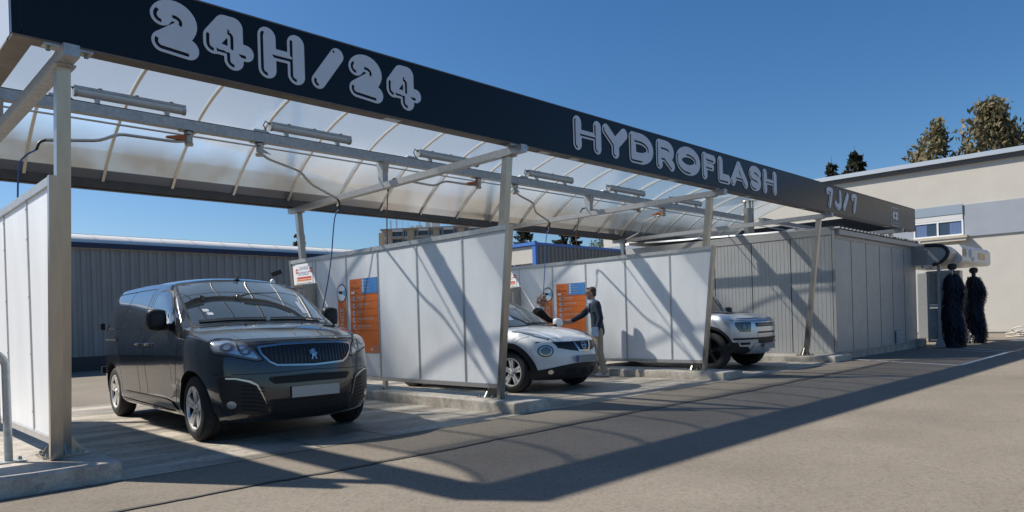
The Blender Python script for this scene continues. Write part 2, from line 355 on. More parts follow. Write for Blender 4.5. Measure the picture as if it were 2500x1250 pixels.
# cross frames: beam, two leaning posts, head and foot plates
def front_y(z): return 6.60 + (3.30-z)*0.122
def rear_y(z): return 12.15 - (3.25-z)*0.125
def bolt(mb, x, y, z): mb.lathe([(0.0, .028), (.010, .028), (.016, .014), (.017, 0)], (x, y, z), n=8)
plate_m = M_galv
for i, xb in enumerate(XB):
    MB().box(xb-.055, xb+.055, 6.29, 12.46, 3.305, 3.397).build('cross_beam', M_galv, canopy)
    m = MB(); m.box(xb-.16, xb+.16, FY+.02, FY+.14, 3.4385, 3.4385+.0)
    h = MB(); h.box(xb-.17, xb+.17, FY+.004, FY+.12, FZ0-.034, FZ0-.0195); bolt(h, xb-.13, FY+.06, FZ0-.062); bolt(h, xb+.13, FY+.06, FZ0-.062); h.build('head_bracket', M_galv, canopy)
    for side in (0, 1):
        fy = front_y if side == 0 else rear_y; zt, zb = 3.303, HK + .012
        m = MB(); w = .05; d = .05
        P = [(fy(zb)-d, zb), (fy(zb)+d, zb), (fy(zt)+d, zt), (fy(zt)-d, zt)]
        m.prism(P, lambda p: (xb-w, p[0], p[1]), lambda p: (xb+w, p[0], p[1]))
        p_ = m.build('post', M_inox, canopy, smooth=0.5)
        f = MB(); y0 = fy(zb) + (.02 if side == 0 else -.02); f.box(xb-.17, xb+.17, y0-.15, y0+.15, HK+.001, HK+.013)
        for sx in (-1, 1):
            f.prism([(0, 0), (.115, 0), (0, .16)], lambda p: (xb+sx*(w+p[0]), y0-.008, HK+.013+p[1]), lambda p: (xb+sx*(w+p[0]), y0+.008, HK+.013+p[1]))
            for sy in (-1, 1): bolt(f, xb+sx*.135, y0+sy*.115, HK+.013)
        for sy in (-1, 1): f.prism([(0, 0), (.07, 0), (0, .16)], lambda p: (xb-.008, y0+sy*(d+p[0]), HK+.013+p[1]), lambda p: (xb+.008, y0+sy*(d+p[0]), HK+.013+p[1]))
        f.build('foot_plate', M_inox, p_)
        MB().box(xb-.075, xb+.075, fy(zt)-.11, fy(zt)+.11, 3.290, 3.3045).build('cap_plate', M_galv, p_)
    m = MB(); m.prism([(-.06, 3.398), (.06, 3.398), (.06, 3.54), (.115, 3.729), (-.115, 3.729), (-.06, 3.54)], lambda p: (xb-.05, 9.40+p[0], p[1]), lambda p: (xb+.05, 9.40+p[0], p[1])); m.build('stub_post', M_galv, canopy)
    m = MB(); m.beam((xb+.02, 6.95, 3.39), (xb+.02, 7.0, 3.39), .01, .01)
LBX0, LBX1 = 1.50, 18.5
MB().box(LBX0, LBX1, 9.34, 9.46, 3.730, 3.850).build('lighting_beam', M_galv, canopy)
MB().box(1.52, 18.5, 9.35, 9.45, 3.851, 3.864).build('cable_tray', M_darkalu, canopy)
m = MB(); m.tube([(1.35, 9.64, 3.73), (22.8, 9.64, 3.73)], .013, 8); m.build('water_pipe', M_alu, canopy)
m = MB(); m.box(16.61, 21.6, 7.94, 8.06, 3.398, 3.49); m.build('short_purlin', M_galv, canopy)

# ---- fascia lettering: rounded bubble letters cut from one silver sheet each
def ell(cx, cy, rx, ry, a0, a1, n=14): return [(cx+rx*math.cos(math.radians(a0+(a1-a0)*i/n)), cy+ry*math.sin(math.radians(a0+(a1-a0)*i/n))) for i in range(n+1)]
GLYPH = {
 'H': [[(0, 0), (0, 1)], [(1, 0), (1, 1)], ([(0, .5), (1, .5)], .62)],
 'Y': [[(0, 1), (.5, .42)], [(1, 1), (.5, .42)], [(.5, .42), (.5, 0)]],
 'D': [[(0, 0), (0, 1)], [(0, 1), (.45, 1)] + ell(.4, .5, .6, .5, 90, -90) + [(0, 0)]],
 'R': [[(0, 0), (0, 1)], [(0, 1), (.5, 1)] + ell(.5, .72, .45, .28, 90, -90, 8) + [(0, .44)], [(.45, .44), (1, 0)]],
 'O': [ell(.5, .5, .5, .5, 0, 360, 28)],
 'F': [[(0, 0), (0, 1)], ([(0, 1), (1, .96)], .85), ([(0, .5), (.85, .48)], .7)],
 'L': [[(0, 1), (0, 0), (1, 0)]],
 'A': [[(0, 0), (.45, 1)], [(1, 0), (.45, 1)], ([(.15, .30), (.85, .30)], .7)],
 'S': [[(1, .84)] + ell(.5, .76, .48, .24, 40, 250, 10) + ell(.5, .26, .5, .26, 80, -130, 12)],
 '2': [ell(.45, .70, .50, .30, 160, -20, 12) + [(.85, .50), (0, .06), (1, 0)]],
 '4': [[(.62, 0), (.62, 1)], [(.62, 1), (.35, 1), (0, .55), (0, .36)], ([(0, .34), (1, .30)], .85), ([(.2, .72), (.5, .5)], 1.0)],
 '/': [([(0, 0), (1, 1)], .85)],
 '7': [[(0, .92), (.2, 1), (1, 1), (.45, 0)]],
 'J': [[(1, 1), (1, .28)] + ell(.5, .28, .5, .28, 0, -160, 8)],
}
def letter(ch, x0, x1, z0, z1, r=0.088, holes=()):
    W, H = x1-x0, z1-z0
    if ch in '7J' : r = min(r, .075)
    segs = []
    for g in GLYPH[ch]:
        pts, k = (g if isinstance(g, tuple) else (g, 1.0)); segs.append(([(r+p[0]*(W-2*r), r+p[1]*(H-2*r)) for p in pts], r*k))
    def body(X, Z):
        d = np.min([sd_line(X, Z, p) - k for p, k in segs], axis=0)
        if ch == '4': d = np.maximum(d, -sd_poly(X, Z, [(.34*W, .45*H), (.46*W, .60*H), (.46*W, .43*H)]))
        return d
    def field(X, Z):
        d = body(X, Z); e = .002; gx = (body(X+e, Z)-d)/e; gz = (body(X, Z+e)-d)/e
        facing = -0.86*gx - 0.5*gz
        band = np.maximum(np.abs(d + .039) - .0150, (0.42 - facing)*.06)
        dot = np.hypot(X-(segs[0][0][-1][0]-r*.42), Z-(H-r*.62)) - .013 if ch not in '42S7' else np.full(X.shape, 1.)
        return np.maximum(d, -np.minimum(band, dot))
    V, F = fill(field, -.01, W+.01, -.01, H+.01, .0085)
    m = MB(); m.add([(x0+p[0], FY-.012, z0+p[1]) for p in V], F); m.add([(x0+p[0], FY-.004, z0+p[1]) for p in V], [f[::-1] for f in F])
    edge = {}
    for f in F:
        for a, b in zip(f, f[1:]+f[:1]): edge[(a, b)] = 1
    for (a, b) in list(edge):
        if (b, a) not in edge: n = len(V); m.f.append((b, a, a+n, b+n)); m.m.append(0)
    return m.build('letter', M_letter, fascia)
for ch, a, b in [('2', 2.18, 2.57), ('4', 2.61, 3.08), ('H', 3.11, 3.58), ('/', 3.64, 4.03), ('2', 4.08, 4.49), ('4', 4.54, 5.01), ('H', 7.62, 8.24), ('Y', 8.27, 8.88), ('D', 8.92, 9.56), ('R', 9.64, 10.17), ('O', 10.21, 10.97), ('F', 11.03, 11.51), ('L', 11.57, 12.02), ('A', 12.03, 12.69), ('S', 12.73, 13.23), ('H', 13.31, 13.91), ('7', 16.43, 16.82), ('J', 16.9, 17.32), ('/', 17.4, 17.8), ('7', 17.95, 18.32)]:
    letter(ch, a, b, 3.508, 3.985)
def text_mesh(body, size, align='CENTER'):
    cu = bpy.data.curves.new('text', 'FONT'); cu.body = body; cu.size = size; cu.align_x = align; cu.resolution_u = 3
    o = bpy.data.objects.new('text', cu); COL.objects.link(o); dg = bpy.context.evaluated_depsgraph_get(); dg.update()
    me = bpy.data.meshes.new_from_object(o.evaluated_get(dg)); bpy.data.objects.remove(o); bpy.data.curves.remove(cu); return me
def text_on(name, body, size, origin, ax, az, m, parent, align='CENTER', sx=1.0, local=False):
    me = text_mesh(body, size, align); ax, az, og = Vector(ax), Vector(az), Vector(origin); mb = MB()
    mb.add([og + ax*v.co.x*sx + az*v.co.y for v in me.vertices], [tuple(p.vertices) for p in me.polygons]); bpy.data.meshes.remove(me)
    return mb.build(name, m, parent, local=local)
# card emblem at the far end of the fascia
fr = MB()
def rrect(X, Z, cx, cz, hx, hz, r): return np.hypot(np.maximum(np.abs(X-cx)-hx+r, 0), np.maximum(np.abs(Z-cz)-hz+r, 0)) - r
V, F = fill(lambda X, Z: np.abs(rrect(X, Z, 21.2, 3.68, .305, .24, .04)) - .008, 20.8, 21.6, 3.42, 3.98, .012); fr.add([(p[0], FY-.006, p[1]) for p in V], F); fr.build('emblem_frame', M_letter, fascia)
def cbf(X, Z):
    c = np.maximum(np.hypot((X-21.52)/1.25, Z-3.785) - .115, -np.hypot((X-21.56)/1.2, Z-3.785) + .035); c = np.maximum(c, np.where((X > 21.56) & (np.abs(Z-3.785) < .025), 1., -1.)); c = np.maximum(c, X-21.60)
    b = np.minimum(rrect(X, Z, 21.73, 3.845, .105, .052, .05), rrect(X, Z, 21.73, 3.727, .105, .052, .05)); return np.minimum(c, b)
V, F = fill(lambda X, Z: cbf(X+.40, Z+.065), 20.95, 21.46, 3.585, 3.855, .01); MB().add([(p[0], FY-.006, p[1]) for p in V], F).build('emblem', M_letter, fascia)
text_on('emblem_text', 'CARTE BLEUE', .075, (21.2, FY-.006, 3.495), (1, 0, 0), (0, 0, 1), M_letter, fascia)

# ================================================================= partition walls
M_edge = mat('panel_edge', (0.78, 0.82, 0.85), 0.4)
def partition(xb, label, ny=6):
    t = thing('partition_wall', label, 'wall', (xb-.095, 9.5, HK), group='white panelled partitions between the wash bays')
    xc = xb - .097; h = .044
    fe = lambda z: 6.47 + (2.40-z)*.1166; re = lambda z: 12.31 - (2.40-z)*.12
    z0, z1 = .345, 2.333
    mull = [7.41, 8.44, 9.45, 10.38, 11.39]
    bounds = [None] + mull + [None]
    for i in range(6):
        a = (lambda z, b=bounds[i]: fe(z)+.06 if b is None else b+.016); b_ = (lambda z, b=bounds[i+1]: re(z)-.06 if b is None else b-.016)
        P = [(a(z0), z0), (b_(z0), z0), (b_(z1), z1), (a(z1), z1)]
        MB().prism(P, lambda p: (xc-.022, p[0], p[1]), lambda p: (xc+.022, p[0], p[1])).build('panel', M_panel, t)
        e = MB()                                    # pale edging strip round each panel
        I = [(a(z0)+.014, z0+.014), (b_(z0)-.014, z0+.014), (b_(z1)-.014, z1-.014), (a(z1)+.014, z1-.014)]
        for s in (-1, 1):
            X_ = xc+s*.0245
            for k in range(4):
                q = [P[k], P[(k+1) % 4], I[(k+1) % 4], I[k]]; e.quad(*[(X_, p[0], p[1]) for p in q])
        e.build('edging', M_edge, t)
    for y in mull:
        m = MB(); m.box(xc-.030, xc+.030, y-.0155, y+.0155, z0, z1); mo = m.build('mullion', M_alu, t)
        s_ = MB()
        for z in (.5, 1.0, 1.5, 2.0, 2.26): s_.lathe([(0, -.006), (.007, -.005), (.009, 0)], (xc-.030, y, z), axis='X', n=6)
        s_.build('screw', M_inox, mo)
    fr = MB()
    fr.prism([(fe(.288), .288), (re(.288), .288), (re(.343), .343), (fe(.343), .343)], lambda p: (xc-h, p[0], p[1]), lambda p: (xc+h, p[0], p[1])); fr.build('bottom_rail', M_alu, t)
    MB().prism([(fe(2.335), 2.335), (re(2.335), 2.335), (re(2.40), 2.40), (fe(2.40), 2.40)], lambda p: (xc-h, p[0], p[1]), lambda p: (xc+h, p[0], p[1])).build('top_rail', M_galv, t)
    MB().prism([(fe(HK+.004)-.002, HK+.004), (fe(HK+.004)+.056, HK+.004), (fe(2.403)+.056, 2.405), (fe(2.403)-.002, 2.405)], lambda p: (xc-h-.002, p[0], p[1]), lambda p: (xc+h-.001, p[0], p[1])).build('end_post', M_inox, t)
    MB().prism([(re(.2)-.056, .2), (re(.2)+.002, .2), (re(2.403)+.002, 2.405), (re(2.403)-.056, 2.405)], lambda p: (xc-h-.002, p[0], p[1]), lambda p: (xc+h-.001, p[0], p[1])).build('end_post', M_inox, t)
    for y in (9.37,):
        m = MB(); m.box(xc-.03, xc+.03, y-.035, y+.035, HK+.006, .287); m.box(xc-.07, xc+.07, y-.07, y+.07, HK+.001, HK+.0065); bolt(m, xc-.05, y-.05, HK+.006); bolt(m, xc-.05, y+.05, HK+.006); m.build('foot', M_inox, t)
    return t
W1 = partition(XB[0], 'near white panelled partition at the left edge, seen almost end on')
W2 = partition(XB[1], 'white panelled partition with orange price board behind the dark van')
W3 = partition(XB[2], 'white panelled partition behind the two men shaking hands')
# ================================================================= technical cabin
M_cabin = mat('cabin_panel', (0.44, 0.445, 0.435), 0.42, 0.25, var=0.07, vscale=3)
M_cabin_dk = mat('cabin_flashing', (0.40, 0.40, 0.39), 0.45, 0.3, var=0.10, vscale=5)
cabin = thing('technical_cabin', 'grey ribbed metal cabin under the far end of the canopy', 'cabin', (20.3, 9.5, 0))
CX0, CX1, CY0, CY1, CZ0, CZ1 = 17.34, 23.6, 6.55, 12.6, 0.17, 2.98
def ribbed(mb, along, a0, a1, fixed, z0, z1, out, pitch=0.10, groove=0.006, depth=0.005):
    """micro-ribbed cladding panel: shallow grooves at a regular pitch"""
    pts = [(a0, 0)]; a = a0 + pitch*.5
    while a < a1 - pitch*.3:
        pts += [(a-groove, 0), (a-groove*.4, -depth), (a+groove*.4, -depth), (a+groove, 0)]; a += pitch
    pts.append((a1, 0)); f = (lambda p, z: (fixed + out*p[1], p[0], z)) if along == 'Y' else (lambda p, z: (p[0], fixed + out*p[1], z))
    vs = [f(p, z0) for p in pts] + [f(p, z1) for p in pts]; n = len(pts); fs = [(i, i+1, n+i+1, n+i) for i in range(n-1)]
    if (along == 'Y' and out < 0) or (along == 'X' and out > 0): fs = [q[::-1] for q in fs]
    mb.add(vs, fs)
yj = [CY0+.06, 7.61, 8.63, 9.68, 10.70, 11.72, CY1]
for a, b in zip(yj, yj[1:]):
    m = MB(); ribbed(m, 'Y', a+.011, b-.011, CX0, CZ0, CZ1, -1); m.build('wall_panel', M_cabin, cabin)
xj = [CX0+.06, 18.40, 19.42, 20.44, 21.45, 22.48, CX1]
for a, b in zip(xj, xj[1:]):
    m = MB(); ribbed(m, 'X', a+.016, b-.016, CY0, CZ0, CZ1-.10, -1, pitch=.12); m.build('wall_panel', M_cabin, cabin)
MB().box(CX0+.012, CX1-.01, CY0+.012, CY1, CZ0, CZ1+.05).build('core', mat('cabin_core', (.05, .05, .05), .8), cabin)
m = MB(); m.box(CX0-.008, CX0+.055, CY0-.008, CY0+.055, CZ0-.01, CZ1+.18); m.build('corner_trim', M_cabin_dk, cabin)
MB().box(CX0-.014, CX0+.02, CY0+.058, CY1, CZ1+.003, CZ1+.20).build('side_flashing', M_cabin_dk, cabin)
MB().box(CX0+.06, CX1, CY0-.012, CY0+.02, CZ1-.098, CZ1-.005).build('front_flashing', M_cabin_dk, cabin)
MB().box(CX0+.06, CX1+.03, CY0-.10, CY0+.02, CZ1-.003, CZ1+.12).build('front_gutter', M_cabin_dk, cabin)
m = MB(); m.box(CX0+.10, CX1+.04, CY0-.08, CY0-.02, CZ0-.01, CZ0+.012); m.box(CX0-.03, CX0+.012, CY0-.08, CY1, CZ0-.012, CZ0+.006); m.build('base_flashing', M_cabin_dk, cabin)
m = MB(); m.box(CX0-.02, CX1+.02, CY0-.055, CY1, 0.0, CZ0-.013); m.build('plinth', M_island, cabin)
m = MB(); x = CX0-.02; pts = []                     # trapezoidal roof sheet, draining to the front
while x < CX1+.1: pts += [(x, 0), (x+.03, .045), (x+.07, .045), (x+.10, 0), (x+.20, 0)]; x += .25
for i, (px, h) in enumerate(pts):
    m.v += [(px, CY0-.14, CZ1+.135+h), (px, CY1, CZ1+.33+h)]
    if i: k = 2*i; m.f.append((k-2, k, k+1, k-1)); m.m.append(0)
m.build('roof', mat('roof_sheet_grey', (0.42, 0.43, 0.44), 0.4, 0.5, var=.15, vscale=4), cabin)
m = MB(); m.box(21.54, 22.02, CY0-.022, CY0-.008, .22, .56, 0)
vg = m.build('vent_grille', mat('vent_dark', (.05, .05, .05), .7), cabin)
sl = MB()
for i in range(9): sl.box(21.56+i*.05, 21.587+i*.05, CY0-.036, CY0-.023, .24, .54)
for z in (.22, .54): sl.box(21.53, 22.03, CY0-.038, CY0-.0225, z-.015, z+.012)
sl.build('vent_slats', mat('vent_white', (.5, .5, .5), .5), vg)
m = MB(); m.lathe([(.13, 3.0), (.13, 3.93), (.135, 3.935), (.135, 3.95), (.12, 3.955)], (17.84, 8.92, 0), n=20)
ch = m.build('flue', M_inox, cabin, smooth=.6)
m = MB(); m.lathe([(0, 4.20), (.20, 4.145), (.205, 4.135), (0, 4.15)], (17.84, 8.92, 0), n=20)
for k in range(5): a = k*1.257; m.box(17.84+.11*math.cos(a)-.012, 17.84+.11*math.cos(a)+.012, 8.92+.11*math.sin(a)-.012, 8.92+.11*math.sin(a)+.012, 3.955, 4.15)
m.build('flue_cap', M_inox, ch, smooth=.6)

# ================================================================= rollover wash machine right of the cabin
M_wwhite = mat('machine_white', (0.66, 0.66, 0.63), 0.35, var=.04); M_wgrey = mat('machine_grey', (0.33, 0.35, 0.37), 0.4, .3, var=.08); M_black = mat('black_rubber', (0.018, 0.018, 0.02), 0.6)
M_bristle = mat('bristle', (0.012, 0.013, 0.022), 0.45, spec=.35); M_wblue = mat('machine_blue', (0.12, 0.30, 0.62), .4); M_worange = mat('machine_orange', (0.75, 0.50, 0.25), .5)
gm = thing('rollover_wash_machine', 'white and grey rollover car wash machine with black brushes beside the cabin', 'wash machine', (26.4, 6.4, 0))
m = MB()
prof = [(5.56, 2.50), (5.50, 2.56), (5.50, 2.92), (5.58, 3.03), (7.4, 3.05), (7.4, 2.48)]
m.prism(prof, lambda p: (25.05, p[0], p[1]), lambda p: (28.65, p[0], p[1])); m.build('crossbeam_cover', M_wwhite, gm)
m = MB(); a = [(5.70+.33*(1-math.cos(t*math.pi/10)), 2.74 + .30*math.sin(-math.pi/2+t*math.pi/10)) for t in range(11)]
pr2 = [(7.6, 2.44), (6.0, 2.42), (5.78, 2.50), (5.66, 2.62), (5.62, 2.75), (5.67, 2.88), (5.78, 2.98), (5.95, 3.0), (7.6, 3.0)]
m.prism(pr2, lambda p: (23.98, p[0], p[1]), lambda p: (25.045, p[0], p[1])); sd = m.build('side_housing', M_wgrey, gm, smooth=.5)
m = MB(); arcp = [(6.2, 2.995), (5.95, 2.98), (5.76, 2.95), (5.65, 2.86), (5.60, 2.75), (5.64, 2.62), (5.77, 2.49), (6.0, 2.41)]
m.tube([(23.965, y, z) for y, z in arcp], .05, 8); m.build('rubber_edge', M_black, sd, smooth=1)
m = MB()
for i in range(9): m.box(23.955, 23.978, 6.15, 6.62, 2.50+i*.045, 2.52+i*.045)
m.build('louvres', M_wgrey, sd)
m = MB()
for i in range(8): m.box(25.10, 25.55, 5.485-.0+abs(i-3.5)*.006, 5.51+abs(i-3.5)*.006, 2.64+i*.04, 2.658+i*.04)
m.build('front_louvres', M_black, gm)
V, F = fill(lambda X, Z: np.minimum(np.hypot((X-26.02)*.8, Z-2.80)-.14, sd_line(X, Z, [(26.15, 2.66), (26.33, 2.58), (26.42, 2.68)])-.035), 25.8, 26.5, 2.52, 2.98, .02)
MB().add([(p[0], 5.492, p[1]) for p in V], F).build('blue_drop_mark', M_wblue, gm)
V, F = fill(lambda X, Z: rrect(X, Z, 27.45, 2.76, .42, .10, .03), 26.9, 28.0, 2.6, 2.92, .03); MB().add([(p[0], 5.492, p[1]) for p in V], F).build('orange_mark', M_worange, gm)
for x0, x1, y0, y1 in ((24.1, 24.45, 6.6, 7.6), (28.25, 28.65, 6.3, 7.6)): MB().bbox(x0, x1, y0, y1, .12, 2.41, .03).build('column', M_wgrey, gm)
MB().bbox(27.3, 28.75, 5.95, 6.28, .03, .20, .03).build('foot_cover', M_wwhite, gm)
MB().box(23.2, 25.0, 6.02, 6.10, 2.30, 2.38).build('side_rail', M_wgrey, gm)
MB().box(27.9, 28.9, 6.9, 6.96, 2.08, 2.14).build('rear_rail', M_black, gm)
def brush(x, y, z0, z1, r0):
    b = MB().tube([(x, y, z0), (x, y, z1+.28)], .06, 10).build('brush_shaft', M_black, gm)
    MB().lathe([(.0, .0), (.10, .02), (.13, .10), (.10, .18), (0, .2)], (x, y, z1+.10), n=12).build('brush_motor', M_black, b, smooth=1)
    m = MB(); n = 2600
    for i in range(n):
        z = z0 + (z1-z0)*RNG.rand(); a = RNG.rand()*6.283; R = r0*(0.80+.14*math.sin(z*5.1+a)+.12*RNG.rand())*(1 if z < z1-.25 else .72+.28*(z1-z)/.25)*(1+.10*max(0, (z0+.45-z)))
        L = R*(.55+.45*RNG.rand()); d = Vector((math.cos(a), math.sin(a), 0)); t = Vector((-d.y, d.x, 0)); drop = .14+.16*RNG.rand(); w = .012+.012*RNG.rand()
        p0 = Vector((x, y, z)) + d*.05; p1 = Vector((x, y, z+.01)) + d*L*.75; p2 = Vector((x, y, z-drop)) + d*R
        k = len(m.v); m.v += [tuple(p0-t*w), tuple(p0+t*w), tuple(p1+t*w), tuple(p1-t*w), tuple(p2+t*w*.8), tuple(p2-t*w*.8)]; m.f += [(k, k+1, k+2, k+3), (k+3, k+2, k+4, k+5)]; m.m += [0, 0]
    m.lathe([(.0, z0+.05), (r0*.55, z0+.1), (r0*.62, (z0+z1)/2), (r0*.5, z1-.1), (0, z1-.02)], (x, y, 0), n=14)
    bb = m.build('bristles', M_bristle, b); bb['kind'] = 'stuff'
brush(24.42, 5.62, .08, 2.15, .36); brush(27.1, 5.66, .12, 2.12, .36)
sc_ = thing('splash_screen', 'grey framed glazed splash screen standing at the wash machine entrance', 'screen', (24.0, 6.0, 0))
m = MB()
for y in (5.60, 5.91, 6.22): m.box(23.96, 24.02, y-.025, y+.025, .17, 2.24)
for z in (.19, 1.22, 2.22): m.box(23.962, 24.018, 5.58, 6.24, z-.03, z+.03)
m.build('frame', M_wgrey, sc_)
m = MB(); m.box(23.87, 23.955, 5.87, 5.95, .30, 2.40); m.prism([(-.16, .01), (.16, .01), (.05, .30), (-.05, .30)], lambda p: (23.87, 5.91+p[0], p[1]), lambda p: (23.95, 5.91+p[0], p[1])); m.build('post', M_wgrey, sc_)
M_pane = mat('acrylic_pane', (0.30, 0.31, 0.30), .25, spec=.5, var=.3, vscale=3)
for y in (5.63, 5.94):
    for z in (.23, 1.26): MB().box(23.985, 23.995, y, y+.25, z, z+.92).build('pane', M_pane, sc_)
gm.location.x -= .75; sc_.location.x -= .45
tag(MB().bbox(23.35, 23.8, 6.36, 6.66, 0, .26, .04).build('concrete_block', M_island), 'small concrete block at the foot of the cabin end wall', 'block')
hz = MB()
for k in range(5):
    c = (31.6+RNG.rand()*1.4, 5.2+RNG.rand()*.5); r = .22+.2*RNG.rand(); ph = RNG.rand()*6; ti = RNG.rand()*.25
    hz.tube([(c[0]+r*1.3*math.cos(t*.35+ph), c[1]+r*math.sin(t*.35+ph), .035+.03*k+ti*(.5+.5*math.sin(t*.35))) for t in range(22)], .022, 6)
tag(hz.build('hose_coil', mat('pale_hose', (0.55, .50, .43), .6), smooth=2), 'tangled pale hose lying at the foot of the beige wall', 'hose')
gr = MB()
for i in range(9): gr.box(27.5+i*.30, 27.74+i*.30, 4.55, 5.05, .004, .02)
tag(gr.build('drain_grate', M_wgrey), 'flat metal drain grating on the ground before the wash machine', 'grate')

# ================================================================= beige building behind
M_beige = mat('beige_render', (0.51, 0.49, 0.44), 0.85, var=0.05, vscale=1.2, bump=.06, bscale=40); M_gband = mat('grey_render', (0.30, 0.335, 0.39), 0.85, var=0.05, vscale=1.5)
M_whitep = mat('white_pvc', (0.72, 0.73, 0.74), .4); M_glass = mat('window_glass', (0.025, 0.045, 0.085), .05, spec=.8); M_shut = mat('shutter', (0.30, 0.37, 0.45), .5); M_shutw = mat('shutter_white', (0.70, .71, .71), .5)
bb = thing('beige_building', 'large beige rendered building with grey band and flat metal roof edge behind the cabin', 'building', (43, 9, 0))
BX = 36.0
MB().box(BX, 52, -16, 27.5, 0, 7.42).build('wall', M_beige, bb)
m = MB(); m.box(BX-.06, BX-.003, -16, 7.72, 4.27, 5.66); m.box(BX-.06, BX-.003, 9.72, 27.45, 4.27, 5.66); m.build('grey_band', M_gband, bb)
MB().box(BX-.12, 52.1, -16.1, 27.6, 7.424, 7.60).build('roof_soffit', mat('soffit_dark', (.10, .10, .105), .6), bb)
MB().box(BX-.24, 52.2, -16.2, 27.7, 7.604, 7.80).build('roof_edge', mat('zinc_edge', (.50, .55, .60), .4, .4), bb)
MB().box(BX-.03, BX-.004, -16, 27.4, .0, .10).build('base_strip', mat('base_dark', (.12, .11, .10), .8), bb)
win = MB().box(BX-.05, BX+.05, 7.78, 9.68, 4.36, 5.70).build('window', M_glass, bb)
m = MB()
for y in (7.76, 8.72, 9.66): m.box(BX-.085, BX-.052, y-.035, y+.035, 4.36, 5.02)
for z in (4.38, 5.02): m.box(BX-.088, BX-.0515, 7.73, 9.70, z-.035, z+.035)
m.build('window_frame', M_whitep, win)
m = MB()
for i in range(7): m.box(BX-.095, BX-.056, 7.74, 9.70, 5.06+i*.033, 5.088+i*.033)
m.build('shutter_slats', M_shutw, win)
m = MB()
for i in range(10): m.box(BX-.115-.002*(i % 2), BX-.056, 7.74, 9.70, 5.30+i*.041, 5.336+i*.041)
m.build('shutter_box', M_shut, win)
for y0, y1 in ((7.82, 8.25), (9.15, 9.60)):
    k = 14; cu = MB()
    for i in range(k):
        ya, yb = y0+(y1-y0)*i/k, y0+(y1-y0)*(i+1)/k; cu.quad((BX-.054-.006*(i % 2), ya, 4.42), (BX-.054-.006*((i+1) % 2), yb, 4.42), (BX-.054-.006*((i+1) % 2), yb, 5.0), (BX-.054-.006*(i % 2), ya, 5.0))
    cu.build('curtain', mat('curtain', (.10, .16, .30), .8), win)
m = MB(); m.box(BX-.34, BX-.004, 7.55, 13.0, 4.22, 4.33); m.build('window_sill', mat('sill_stone', (.48, .43, .35), .8, var=.25, vscale=12), bb)
MB().box(BX-.30, BX-.004, 7.60, 13.0, 4.10, 4.215).build('sill_underside', M_beige, bb)

bb.location.y += .30; bb.location.z -= .03
# ================================================================= low shed with corrugated wall
M_corr = mat('corrugated_grey', (0.28, 0.29, 0.285), 0.55, 0.0, var=.12, vscale=2.0, stretch=(1, 1, .25)); M_blue = mat('blue_trim', (0.010, 0.018, 0.06), .45); M_bluel = mat('blue_trim_bright', (0.05, 0.16, 0.50), .45)
def corrugated(mb, a, b, z0, z1, pitch=.28, depth=.045):
    a, b = Vector((*a, 0)), Vector((*b, 0)); d = (b-a); L = d.length; d.normalize(); nrm = Vector((d.y, -d.x, 0)); pts = []; s = 0
    while s < L: pts += [(s, 0), (s+pitch*.42, 0), (s+pitch*.5, depth), (s+pitch*.92, depth)]; s += pitch
    pts = [p for p in pts if p[0] <= L]
    for i, (s, h) in enumerate(pts):
        p = a + d*s + nrm*h; mb.v += [(p.x, p.y, z0), (p.x, p.y, z1)]
        if i: k = len(mb.v)-2; mb.f.append((k-2, k, k+1, k-1)); mb.m.append(0)
shed = thing('corrugated_shed', 'low grey corrugated shed with blue eaves and curved pale rooflight behind the van', 'shed', (12, 29, 0))
m = MB(); corrugated(m, (-12, 25), (20.5, 25), .50, 3.86); m.build('wall', M_corr, shed)
MB().box(-12, 20.5, 24.95, 25.4, 0, .50).build('base', mat('shed_base', (.05, .05, .055), .7), shed)
MB().box(-12, 20.6, 24.80, 25.2, 3.88, 4.04).build('eaves_trim', M_blue, shed)
for x in [-12 + 1.03*k for k in range(32)]:
    m = MB()
    for i in range(9):
        t = math.pi*(.02+.5*i/8); y = 25.2+.9-.9*math.cos(t); z = 4.062+.36*math.sin(t)
        for xx in (x+.012, x+1.018): m.v.append((xx, y, z))
        if i: k = 2*i; m.f.append((k-2, k-1, k+1, k)); m.m.append(0)
    m.build('rooflight_sheet', mat('rooflight', (0.74, .73, .69), .5, var=.08, vscale=2), shed, smooth=4)
    m = MB()
    for i in range(9):
        t = math.pi*(.02+.5*i/8); y = 25.2+.9-.92*math.cos(t); z = 4.062+.375*math.sin(t)
        for xx in (x-.02, x+.02): m.v.append((xx, y, z))
        if i: k = 2*i; m.f.append((k-2, k-1, k+1, k)); m.m.append(0)
    m.build('rooflight_rib', mat('rooflight_rib', (0.75, .75, .72), .4), shed, smooth=4)
MB().box(-12, 20.5, 26.0, 33, 3.9, 4.44).build('roof', M_corr, shed); MB().box(20.4, 20.5, 25.05, 33, .5, 3.86).build('end_wall', M_corr, shed)
s2 = thing('blue_trimmed_shed', 'shed with beige gable and bright blue corner trim behind the partitions', 'shed', (31, 29, 0))
m = MB(); corrugated(m, (27.95, 26.0), (42, 26.0), 0, 5.25, pitch=.32); m.build('wall', mat('corrugated_dark', (.17, .18, .18), .5, .3), s2)
MB().box(27.85, 27.93, 26.2, 34, 4.30, 5.22).build('gable_panel', M_beige, s2); MB().box(27.87, 27.93, 26.2, 34, 0, 4.25).build('gable_base', mat('dark_band', (.05, .05, .05), .7), s2)
MB().box(27.78, 27.98, 25.95, 26.19, 0, 5.25).build('corner_trim', M_bluel, s2)
m = MB(); m.box(27.74, 27.99, 25.93, 34.1, 5.253, 5.43); m.box(27.992, 42, 25.93, 26.1, 5.253, 5.40); m.build('roof_trim', M_bluel, s2)
MB().box(28.0, 42, 26.11, 34, 5.1, 5.36).build('roof', M_corr, s2)

